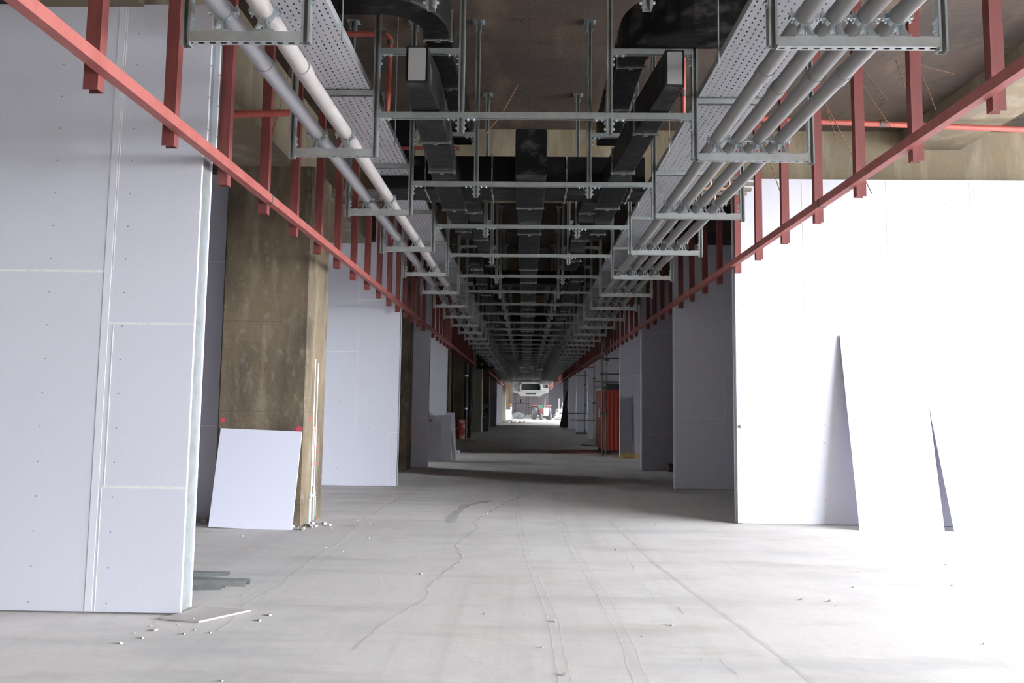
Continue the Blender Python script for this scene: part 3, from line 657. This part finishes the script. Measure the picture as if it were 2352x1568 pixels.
# rubble at the column foot
def rubble(name, loc, n, sx, sy, smin, smax, mt, label, cat='rubble', kind='stuff'):
    m = MB()
    for i in range(n):
        x, y, s = random.gauss(0, sx / 2), random.gauss(0, sy / 2), random.uniform(smin, smax)
        rot = Matrix.Rotation(random.uniform(0, 6), 3, 'Z') @ Matrix.Rotation(random.uniform(-.5, .5), 3, 'X')
        m.obox((x, y, s * .35), s / 2, s * random.uniform(.3, .6), s * .3, rot)
    o = m.build(name, mt, None, loc=loc); tag(o, label, cat, kind=kind); return o
rubble('rubble', (-2.9, 10.05, 0), 26, .35, .3, .01, .05, mat('rubble_grey', (.42, .39, .36), .95), 'small concrete crumbs at the foot of the tall brown column')
rubble('rubble', (-4.6, 10.2, 0), 16, .3, .2, .03, .12, mat('rubble_grey', (.42, .39, .36), .95), 'broken pieces behind the leaning square sheet')
rubble('grit', (-2.3, 5.5, 0), 16, .7, .5, .006, .022, mat('rubble_grey', (.42, .39, .36), .95), 'white crumbs scattered before the board offcut')
rubble('grit', (-.2, 7.2, 0), 60, 5, 4, .005, .02, mat('rubble_grey', (.42, .39, .36), .95), 'tiny chips scattered over the near floor')
# mid corridor left
sheet('plasterboard_sheet', .42, 1.14, .0125, (-2.64, 21.5, 0), 0, math.radians(3), 'short grey sheet standing in front of the other leaning sheets')
sheet('plasterboard_sheet', .50, 1.33, .0125, (-2.44, 22.0, 0), math.radians(6), math.radians(6), 'taller grey sheet leaning behind the short one on the left')
sheet('plasterboard_sheet', .30, 1.40, .0125, (-2.22, 22.7, 0), math.radians(25), math.radians(8), 'rearmost tilted sheet of the leaning stack on the left', BOARD)
sheet('wooden_plank', .10, .85, .03, (-2.12, 22.35, 0), math.radians(40), math.radians(10), 'brown plank propped against the leaning sheets', BARBR, cat='plank')
o = MB().box(-.2, .2, -.3, .3, 0, .12).build('plasterboard_stack', BOARD_PLAIN, None, loc=(-2.38, 24.9, 0)); tag(o, 'low flat stack of pale offcuts beside the leaning sheets', 'offcut stack')
# cement bag slumped over the sheets
def blob(name, c, rx, ry, rz, mt, label, cat, seed=1, kind=None, rough=.25):
    rnd = random.Random(seed); bm = bmesh.new(); bmesh.ops.create_icosphere(bm, subdivisions=3, radius=1)
    ph = [rnd.uniform(0, 6) for _ in range(6)]
    for v in bm.verts:
        q = v.co.copy(); k = 1 + rough * (math.sin(q.x * 3 + ph[0]) * math.sin(q.y * 4 + ph[1]) + .5 * math.sin(q.z * 7 + ph[2] + q.x * 5))
        v.co = Vector((q.x * rx * k, q.y * ry * k, max(q.z * rz * k, -rz * .3)))
    me = bpy.data.meshes.new(name); bm.to_mesh(me); bm.free(); me.polygons.foreach_set('use_smooth', [True] * len(me.polygons)); me.materials.append(mt)
    o = bpy.data.objects.new(name, me); COL.objects.link(o); o.location = (c[0], c[1], c[2] + rz * .3); tag(o, label, cat, kind=kind); return o
b_ = MB().box(-.2, .2, -.2, .2, 0, 1.22).build('storage_box', mat('grey_box', (.25, .25, .26), .8), None, loc=(-2.92, 22.0, 0)); tag(b_, 'grey box standing behind the short leaning sheet', 'box')
blob('cement_bag', (-2.86, 22.0, 1.22), .22, .18, .13, mat('bag_paper', (.52, .50, .48), .8), 'crumpled grey bag lying on top of the box', 'bag', 4)
# barrel and drain pipe
bar_ = empty('oil_barrel', (-3.12, 35.7, 0), 'red rusty barrel beside the black drainpipe', 'barrel')
BARR = mat('barrel_red', (.40, .05, .035), .6, noise=[((4, 4, 4), (.55, .50, .46), .52, .62, .9), ((9, 9, 9), (.12, .03, .02), .6, .7, .7)])
m = MB(); m.tube([(0, 0, 0), (0, 0, .93)], .25, 24); m.build('drum_body', BARR, bar_)
for z in (.02, .3, .6, .88): MB().tube([(0, 0, z - .012), (0, 0, z + .012)], .262, 24).build('hoop', BARR, bar_)
p_ = empty('drain_pipe', (-2.90, 36.2, 0), 'tall black drainpipe fixed beside mottled brown column', 'drain pipe')
MB().tube([(0, 0, 0), (0, 0, 5.9)], .075, 14).build('pipe_run', BLACKM, p_)
for z in (1.4, 3.0): MB().tube([(0, 0, z), (0, 0, z + .08)], .095, 14).build('pipe_collar', ZINC, p_)
pl = MB().box(0, .13, 0, .1, 0, 5.9).build('cover_panel', BLACKM, None, loc=(-2.84, 37.0, 0)); tag(pl, 'dark steel panel beside the black drainpipe', 'panel')
# black bin
bb = empty('waste_bin', (-2.42, 45.9, 0), 'tall black bin between the pale and graffiti columns', 'bin')
m = MB(); m.add([(-.16, -.16, 0), (.16, -.16, 0), (.16, .16, 0), (-.16, .16, 0), (-.21, -.21, .85), (.21, -.21, .85), (.21, .21, .85), (-.21, .21, .85)], [(3, 2, 1, 0), (4, 5, 6, 7), (0, 1, 5, 4), (1, 2, 6, 5), (2, 3, 7, 6), (3, 0, 4, 7)]); m.build('bin_body', BLACKM, bb)
MB().box(-.22, .22, -.22, .22, .85, .9).build('bin_lid', BLACKM, bb, bevel=.01)
# dark box duct with yellow label
dk = empty('fan_box', (-2.22, 41.7, 3.92), 'black hanging fan box with a yellow label on the left', 'fan box')
MB().box(-.55, .42, 0, 1.0, -.25, .55).build('casing', BLACKM, dk, bevel=.02)
MB().box(-.32, -.18, -.012, 0, -.10, .06).build('yellow_label', mat('yellow', (.75, .58, .05), .5), dk)
for x in (-.5, .36): MB().tube([(x, .1, .55), (x, .1, SLAB - 3.92)], .02, 8).build('hanger_rod', ZINC, dk)

# ---------------------------------------------------------------- right side things
sheet('plasterboard_sheet', 1.15, 2.75, .0125, (5.16, 10.44, 0), math.radians(0), math.radians(8.0), 'taller white sheet leaning on the sunlit right wall', roll=math.radians(-1.0))
sheet('plasterboard_sheet', 1.6, 1.8, .0125, (6.68, 10.46, 0), math.radians(0), math.radians(12), 'shorter wider white sheet leaning at the right edge of the sunlit wall', roll=math.radians(-3))
o = MB().box(-.03, .08, -.03, .0, -.02, .02).build('wall_hook', ZINC, None, loc=(3.12, 10.85, 1.38)); tag(o, 'small metal clip on the edge of the sunlit right wall', 'clip')
# sand heap, black tin, small leaning sheet
blob('sand_heap', (3.35, 24.1, 0), .36, .22, .13, mat('sand', (.42, .30, .13), .95, noise=[((20, 20, 20), (.2, .14, .07), .5, .7, .7)]), 'small yellow sand heap before a shaded right partition', 'sand', 2, 'stuff')
sheet('plasterboard_sheet', .9, 2.0, .0125, (3.96, 24.1, 0), 0, math.radians(5), 'grey offcut sheet leaning on the shaded partition near the sand heap', BOARD)
o = MB().tube([(-.12, 0, .1), (.12, 0, .1)], .1, 16).build('paint_can', mat('dark_can', (.06, .03, .03), .6), None, loc=(3.78, 19.35, 0)); tag(o, 'dark tin lying at the foot of the third right partition', 'tin')
# red cabin
cb = empty('site_cabin', (3.5, 27.1, 0), 'red ribbed site cabin with a pale roof edge behind scaffold tubes', 'site cabin')
x0, x1, y0, y1 = -.83, .85, -1.5, 1.5
m = MB(); pr = []
k = x0
while k < x1 - .001:
    pr += [(k, y0), (k + .05, y0), (k + .07, y0 + .03), (k + .12, y0 + .03), (k + .14, y0)]; k += .14
m.add([(a, b, z) for z in (.15, 2.2) for a, b in pr], [(i, i + 1, len(pr) + i + 1, len(pr) + i) for i in range(len(pr) - 1)])
m.box(x0, x1, y0 + .04, y1, .15, 2.2); m.build('cabin_body', CABRED, cb)
m = MB(); m.box(x0 - .02, x1 + .02, y0 + .25, y1 + .02, 2.2, 2.30); m.add([(x0 - .02, y0 + .25, 2.3), (x1 + .02, y0 + .25, 2.3), (x1 + .02, y1, 2.3), (x0 - .02, y1, 2.3), (x0 + .3, y0 + .5, 2.5), (x1 - .3, y0 + .5, 2.5), (x1 - .3, y1 - .3, 2.5), (x0 + .3, y1 - .3, 2.5)], [(0, 1, 5, 4), (1, 2, 6, 5), (2, 3, 7, 6), (3, 0, 4, 7), (4, 5, 6, 7)]); m.build('roof', WHITEP, cb)
m = MB(); m.box(x0 + .1, x1 + .02, y0 - .05, y0 + .3, 2.2, 2.42); m.build('vent_hood', DARKPL, cb)
for sx in (x0 + .1, x1 - .2):
    for sy in (y0 + .1, y1 - .3): MB().box(sx, sx + .12, sy, sy + .15, 0, .15).build('foot', BLACKM, cb)
MB().box(x0 - .006, x0, -.2, .2, 1.25, 1.55).build('notice_plate', WHITEP, cb)
# scaffolds
TUBE = mat('scaffold_tube', (.10, .095, .09), .45, .6, noise=[((5, 5, 5), (.22, .20, .19), .5, .7, .7)])
TUBER = mat('rusty_scaffold_tube', (.15, .07, .05), .6, .3)
def scaffold(loc, label, ups, ledg, mt=TUBE, group='scaffold tubes by the right partitions', couplers=()):
    r = empty('scaffold', loc, label, 'scaffold', group)
    for a, b in ups: MB().tube([a, b], .026, 10).build('standard', mt, r)
    for a, b in ledg: MB().tube([a, b], .024, 10).build('ledger', mt, r)
    for c_ in couplers: MB().obox(c_, .07, .05, .045).build('coupler', TUBE, r, bevel=.01)
    return r
scaffold((2.55, 24.9, 0), 'nearest scaffold, a dark upright and a slanting tube before the red cabin', [((0, 0, 0), (0, .1, 3.72)), ((.10, -.1, 0), (.18, .2, 3.45))], [((0, .1, 3.25), (1.4, .1, 3.25)), ((0, .1, 2.72), (1.4, .1, 2.72)), ((-.0, .1, 2.45), (1.4, .1, 2.45))], couplers=[(0, .05, 3.25), (0, .05, 2.72), (.1, .05, 2.25), (.14, .05, 1.4), (0, .05, 1.4), (.15, .08, 3.2)])
scaffold((3.38, 36.9, 0), 'second scaffold, a rusty upright with clamps left of the red cabin', [((0, 0, 0), (0, 0, 3.7))], [((0, 0, .95), (.6, 0, .95)), ((-1.2, 0, .95), (0, 0, .95)), ((0, 0, 2.85), (1.6, 0, 2.85)), ((-.9, 0, 3.55), (0, 0, 3.55))], TUBER, couplers=[(0, 0, 3.0), (0, 0, 1.8)])
scaffold((3.5, 43.9, 0), 'farthest right scaffold, a dark upright before a bluish partition', [((0, 0, 0), (0, 0, 3.7))], [((-1.5, 0, 1.2), (.9, 0, 1.2)), ((-.6, 0, 3.45), (.9, 0, 3.45)), ((-.0, 0, 2.6), (.5, 0, 2.6))], couplers=[(0, 0, 2.9), (0, 0, 1.7), (0, 0, .2)])
m = MB(); m.box(-.3, .9, -.2, .2, 0, .1); o = m.build('base_plank', DARKPL, None, loc=(3.3, 44.3, 0)); tag(o, 'dark plank lying at the foot of a bluish partition', 'plank')
o = MB().tube([(0, 0, .02), (1.7, -2.2, .02)], .02, 8).build('floor_rod', mat('pale_rod', (.5, .45, .4), .7), None, loc=(2.35, 31.5, 0)); tag(o, 'pale rod lying diagonally on the floor left of the red cabin', 'rod')
# dark planks leaning near the far hall
for i, (x, t_, h) in enumerate(((2.85, .10, 2.7), (3.0, .16, 2.5), (3.15, .2, 2.9), (2.72, .18, 2.3))):
    o = MB().box(-.09, .09, -.03, .03, 0, h).build('leaning_plank', mat('dark_timber', (.11, .10, .09), .8), None, loc=(x, 56.2 + i * .5, 0)); o.rotation_euler = (0, t_, 0)
    tag(o, '%s dark plank leaning before the sunlit far hall' % ['narrow', 'shorter', 'tallest', 'leftmost short'][i], 'plank', 'dark planks leaning on the right')

# ---------------------------------------------------------------- far hall
au = empty('air_handling_unit', (.5, 72, 0), 'white air handling unit hanging at the end of the ducts', 'air handling unit')
AW = mat('unit_white', (.66, .67, .62), .5)
m = MB()
m.box(-1.02, 1.02, .4, 3.0, 2.95, 3.80); m.build('casing', AW, au, bevel=.03)
m = MB(); W, D = 1.0, .0   # frame round the dark mouth
for a in ((-1.08, -.92, 3.05, 3.80), (.92, 1.08, 3.05, 3.80), (-1.08, 1.08, 3.70, 3.82), (-1.08, 1.08, 2.95, 3.12)): m.box(a[0], a[1], .0, .42, a[2], a[3])
m.build('intake_frame', AW, au)
MB().box(-.92, .92, .36, .40, 3.12, 3.70).build('intake_mouth', BLACKM, au)
for s in (-1, 1):
    m = MB(); m.add([(s * 1.08, .2, 2.95), (s * 1.75, .2, 3.0), (s * 1.75, .2, 3.35), (s * 1.08, .2, 3.3), (s * 1.08, 2.6, 2.75), (s * 1.75, 2.6, 2.9), (s * 1.75, 2.6, 3.35), (s * 1.08, 2.6, 3.3)], [(0, 1, 2, 3), (4, 7, 6, 5), (0, 4, 5, 1), (1, 5, 6, 2), (2, 6, 7, 3), (3, 7, 4, 0)]); m.build('side_box', AW, au)
    m = MB()
    for a in ((1.08, 1.16, 3.3, 3.75), (1.66, 1.75, 3.3, 3.75), (1.08, 1.75, 3.66, 3.75)): m.box(min(s * a[0], s * a[1]), max(s * a[0], s * a[1]), .2, .5, a[2], a[3])
    m.build('side_frame', AW, au)
m = MB(); m.add([(-1.4, .2, 2.95), (1.4, .2, 2.95), (1.0, 2.8, 2.6), (-1.0, 2.8, 2.6), (-1.4, .2, 2.90), (1.4, .2, 2.90), (1.0, 2.8, 2.55), (-1.0, 2.8, 2.55)], [(0, 1, 2, 3), (7, 6, 5, 4), (0, 4, 5, 1), (1, 5, 6, 2), (2, 6, 7, 3), (3, 7, 4, 0)]); m.build('underside_panel', AW, au)
MB().box(-.5, .5, .9, 1.2, 2.70, 2.84).build('grille', DARKPL, au)
for x in (-.9, .9): MB().tube([(x, .5, 3.8), (x, .5, SLAB)], .02, 6).build('hanger_rod', TUBE, au)
for x in (-.9, .9): MB().tube([(x, .02, 3.68), (x, -.1, 3.62)], .05, 8).build('lifting_lug', ZINC, au)

# tractor
tr = empty('tractor', (2.05, 87.0, 0), 'small red tractor with big tyres facing us in the far hall', 'tractor', rz=.22)
TYRE = mat('tyre_rubber', (.16, .165, .17), .8, noise=[((2, 2, 2), (.38, .39, .40), .5, .7, .8)]); TRED = mat('tractor_red', (.60, .10, .08), .45); TGREEN = mat('tractor_green', (.05, .25, .15), .5)
def wheel(x, y, R_, w_, lugs, parent):
    m = MB(); n = 28; prof = [(-w_ / 2, R_ * .55), (-w_ / 2, R_ * .86), (-w_ / 2 + .05, R_ * .96), (0, R_ * .975), (w_ / 2 - .05, R_ * .96), (w_ / 2, R_ * .86), (w_ / 2, R_ * .55)]
    vs = [(u, r_ * math.cos(2 * PI * k / n), r_ * math.sin(2 * PI * k / n)) for k in range(n) for u, r_ in prof]; q = len(prof)
    m.add(vs, [(k * q + j, k * q + (j + 1) % q, ((k + 1) % n) * q + (j + 1) % q, ((k + 1) % n) * q + j) for k in range(n) for j in range(q)], True)
    for k in range(lugs):
        for s in (-1, 1):
            a = 2 * PI * (k + (.5 if s > 0 else 0)) / lugs; mt_ = Matrix.Rotation(a, 3, 'X') @ Matrix.Rotation(s * .6, 3, 'Z')
            m.obox(Matrix.Rotation(a, 3, 'X') @ Vector((s * w_ * .25, 0, R_ * .975)), w_ * .28, .03, .03, mt_)
    t = m.build('tyre', TYRE, parent); t.location = (x, y, R_)
    h = MB(); h.tube([(-w_ * .3, 0, 0), (w_ * .3, 0, 0)], R_ * .55, 20); h.tube([(-w_ * .4, 0, 0), (w_ * .4, 0, 0)], R_ * .16, 12); h = h.build('wheel_hub', WHITEP, t)
wheel(-.86, .9, .78, .42, 14, tr); wheel(.86, .9, .78, .42, 14, tr)
wheel(-.55, -1.2, .36, .2, 12, tr); wheel(.55, -1.2, .36, .2, 12, tr)
MB().box(-.30, .30, -1.35, .3, .62, 1.30).build('engine_hood', TRED, tr, bevel=.06)
MB().box(-.31, .31, -1.40, -1.35, .45, 1.38).build('radiator', mat('radiator_grey', (.24, .25, .24), .4, .4), tr, bevel=.03)
for x in (-.2, .2): MB().tube([(x, -1.42, .62), (x, -1.40, .62)], .06, 12).build('headlamp', WHITEP, tr)
MB().box(-.28, .28, .3, 1.5, .5, 1.1).build('gearbox', mat('dark_cast', (.06, .05, .05), .6), tr, bevel=.04)
for s in (-1, 1):
    m = MB(); a, b = s * .62, s * 1.08
    m.box(min(a, b), max(a, b), .35, 1.5, 1.58, 1.66); m.box(min(a, a + s * .04), max(a, a + s * .04), .35, 1.5, 1.0, 1.6); m.build('mudguard', TRED, tr)
MB().box(-.25, .25, .9, 1.3, 1.15, 1.25).build('seat', TGREEN, tr); MB().box(-.25, .25, 1.28, 1.36, 1.2, 1.68).build('seat_back', TGREEN, tr)
MB().ring((0, .55, 1.55), .17, .2, 0, .03, 0, 2 * PI, 18).build('steering_wheel', BLACKM, tr)
m = MB(); m.tube([(.0, -.8, 1.3), (.0, -.8, 2.2), (.03, -.8, 2.45)], .045, 10); m.build('exhaust_pipe', WHITEP, tr)
MB().tube([(-.7, -1.2, .36), (.7, -1.2, .36)], .05, 8).build('front_axle', mat('dark_cast', (.06, .05, .05), .6), tr)
for z in (.2, .4): pass
# worker
SKIN = mat('skin', (.35, .2, .14), .6); CLOTH = mat('white_overalls', (.75, .74, .74), .9); HELM = mat('orange_helmet', (.9, .32, .03), .4)
wk = empty('person', (-1.72, 88.5, 0), 'person in white overalls and orange helmet walking, at the left of the far hall', 'person', rz=math.radians(-70))
def skin_mesh(name, verts, edges, radii, mt, parent, root=0, sub=2):
    me = bpy.data.meshes.new(name); me.from_pydata(verts, edges, []); o = bpy.data.objects.new(name, me); COL.objects.link(o); o.parent = parent
    md = o.modifiers.new('skin', 'SKIN'); md.use_smooth_shade = True
    for i, r_ in enumerate(radii):
        v = me.skin_vertices[0].data[i]; v.radius = (r_, r_) if not isinstance(r_, tuple) else r_; v.use_root = (i == root)
    o.modifiers.new('sub', 'SUBSURF').levels = sub; o.modifiers['sub'].render_levels = sub; me.materials.append(mt); return o
V = [(0, 0, .95), (0, 0, 1.15), (0, 0, 1.38), (0, .01, 1.50), (0, -.01, 1.58), (0, -.02, 1.68),
     (.1, 0, .90), (.11, -.10, .50), (.11, -.02, .08), (.11, -.14, .04),
     (-.1, 0, .90), (-.11, .10, .50), (-.11, .20, .10), (-.11, .08, .04),
     (.19, 0, 1.42), (.25, -.02, 1.15), (.24, -.14, .93), (.24, -.20, .85),
     (-.19, 0, 1.42), (-.25, .04, 1.15), (-.24, .0, .92), (-.24, -.03, .83)]
E_ = [(0, 1), (1, 2), (2, 3), (3, 4), (4, 5), (0, 6), (6, 7), (7, 8), (8, 9), (0, 10), (10, 11), (11, 12), (12, 13), (2, 14), (14, 15), (15, 16), (16, 17), (2, 18), (18, 19), (19, 20), (20, 21)]
RD = [.15, .14, .16, .06, .07, .085, .095, .07, .05, .04, .095, .07, .05, .04, .07, .05, .038, .03, .07, .05, .038, .03]
skin_mesh('body', V, E_, RD, CLOTH, wk)
hd = bmesh.new(); bmesh.ops.create_uvsphere(hd, u_segments=16, v_segments=12, radius=1)
for v in hd.verts:
    v.co = Vector((v.co.x * .078, v.co.y * .095, v.co.z * .115))
me = bpy.data.meshes.new('head'); hd.to_mesh(me); hd.free(); me.materials.append(SKIN); me.polygons.foreach_set('use_smooth', [True] * len(me.polygons)); h_ = bpy.data.objects.new('head', me); COL.objects.link(h_); h_.parent = wk; h_.location = (0, -.03, 1.63)
hm = bmesh.new(); bmesh.ops.create_uvsphere(hm, u_segments=18, v_segments=10, radius=.125)
bmesh.ops.delete(hm, geom=[v for v in hm.verts if v.co.z < -.01], context='VERTS'); me = bpy.data.meshes.new('helmet'); hm.to_mesh(me); hm.free(); me.materials.append(HELM)
h_ = bpy.data.objects.new('helmet', me); COL.objects.link(h_); h_.parent = wk; h_.location = (0, -.02, 1.67)
MB().ring((0, 0, 0), .1, .155, -.006, .006, 0, 2 * PI, 20).build('helmet_brim', HELM, wk).location = (0, -.03, 1.675)
[o for o in COL.objects if o.name.startswith('helmet_brim')][0].rotation_euler = (PI / 2, 0, 0)
for s, p in ((1, (.24, -.205, .83)), (-1, (-.24, -.035, .81))):
    hv = [(0, 0, .02), (0, -.01, -.04)]; m = MB(); m.obox((0, 0, -.02), .018, .04, .05)
    for k in range(4): m.tube([(0, -.03 + k * .02, -.06), (0, -.032 + k * .02, -.10), (s * -.012, -.032 + k * .02, -.13)], .009, 6)
    m.tube([(0, -.035, -.02), (0, -.06, -.06)], .01, 6)
    m.build('hand', SKIN, wk).location = p
MB().tube([(.1, -.05, 1.42), (.1, -.14, 1.2), (.09, -.16, 1.0)], .012, 6).build('red_lanyard', SP, wk)
# far loose things
sheet('plasterboard_sheet', 1.0, 1.15, .0125, (-2.15, 84.5, 0), math.radians(-4), math.radians(10), 'bluish white sheet leaning left of the worker')
rubble('rubble', (-1.75, 70.2, 0), 110, 1.1, .9, .06, .28, mat('mixed_rubble', (.36, .33, .27), .95, noise=[((3, 3, 3), (.6, .58, .52), .45, .6, .9)]), 'heap of mixed rubble at the left of the sunlit far floor')
blob('covered_heap', (-.85, 90, 0), .75, .4, .55, mat('grey_tarp', (.28, .29, .29), .8), 'grey tarpaulin heap right of the worker', 'tarp heap', 9)
st = empty('board_stack', (4.2, 87.3, 0), 'sloping white stack of sheets right of the tractor', 'board stack')
for k in range(7):
    o = MB().box(-.9 + k * .05, 1.0, -.6, .6, .12 + k * .16, .24 + k * .16).build('sheet_layer', BOARD_PLAIN, st); o.rotation_euler = (0, .06, .12 * (k % 3))
MB().box(-.95, 1.0, -.65, .65, 0, .1).build('pallet', BARBR, st)
o = MB().box(-.09, .09, -.9, .9, -.03, .03).build('leaning_plank', WHITEP, None, loc=(3.62, 85.6, .62)); o.rotation_euler = (0, math.radians(-50), PI / 2 * 0); o.scale = (9, .2, 1); tag(o, 'pale plank propped on the white sheet stack', 'plank')
for i, (x, t_) in enumerate(((3.9, 0.0), (4.15, .25))):
    o = MB().box(-.035, .035, -.03, .03, 0, 1.25).build('upright_batten', WHITEP, None, loc=(x, 86.9, 1.2)); o.rotation_euler = (0, t_, 0); tag(o, ('straight' if i == 0 else 'tilted') + ' white batten standing on the white sheet stack', 'batten', 'battens on the white stack')
scaffold((-1.8, 115, 0), 'dark tower scaffold before the far end wall', [((0, 0, 0), (0, 0, 3.6)), ((2.25, 0, 0), (2.25, 0, 3.6)), ((.3, 1.2, 0), (.3, 1.2, 3.6)), ((1.95, 1.2, 0), (1.95, 1.2, 3.6))],
         [((-.2, 0, 3.3), (2.4, 0, 3.3)), ((-.2, 0, 1.9), (2.4, 0, 1.9)), ((-.2, 0, .9), (2.4, 0, .9)), ((2.25, 0, 1.3), (5.2, 0, 1.3)), ((2.25, 0, 2.6), (5.2, 0, 2.6))], BLACKM, 'far hall scaffold')
o = MB().box(.35, 1.9, .05, 1.12, 1.95, 2.02).box(-.12, 2.38, .06, .2, 1.93, 1.95).build('scaffold_deck', DARKPL, None, loc=(-1.8, 115, 0)); tag(o, 'dark deck boards laid on the far tower scaffold', 'scaffold deck')
o = MB().box(-.1, .1, -.1, .1, 0, .5).build('paint_bucket', mat('dark_blue', (.03, .025, .12), .5), None, loc=(-.75, 115.3, 2.02)); tag(o, 'dark blue container on the far scaffold deck', 'container')
ld = empty('ladder', (-.1, 114.3, 0), 'pale ladder leaning on the far scaffold', 'ladder')
for x in (-.16, .16): MB().tube([(x, 0, 0), (x, .5, 3.3)], .03, 6).build('ladder_rail', WHITEP, ld)
for k in range(9): MB().tube([(-.16, .06 + k * .05, .35 + k * .33), (.16, .06 + k * .05, .35 + k * .33)], .02, 6).build('rung', WHITEP, ld)
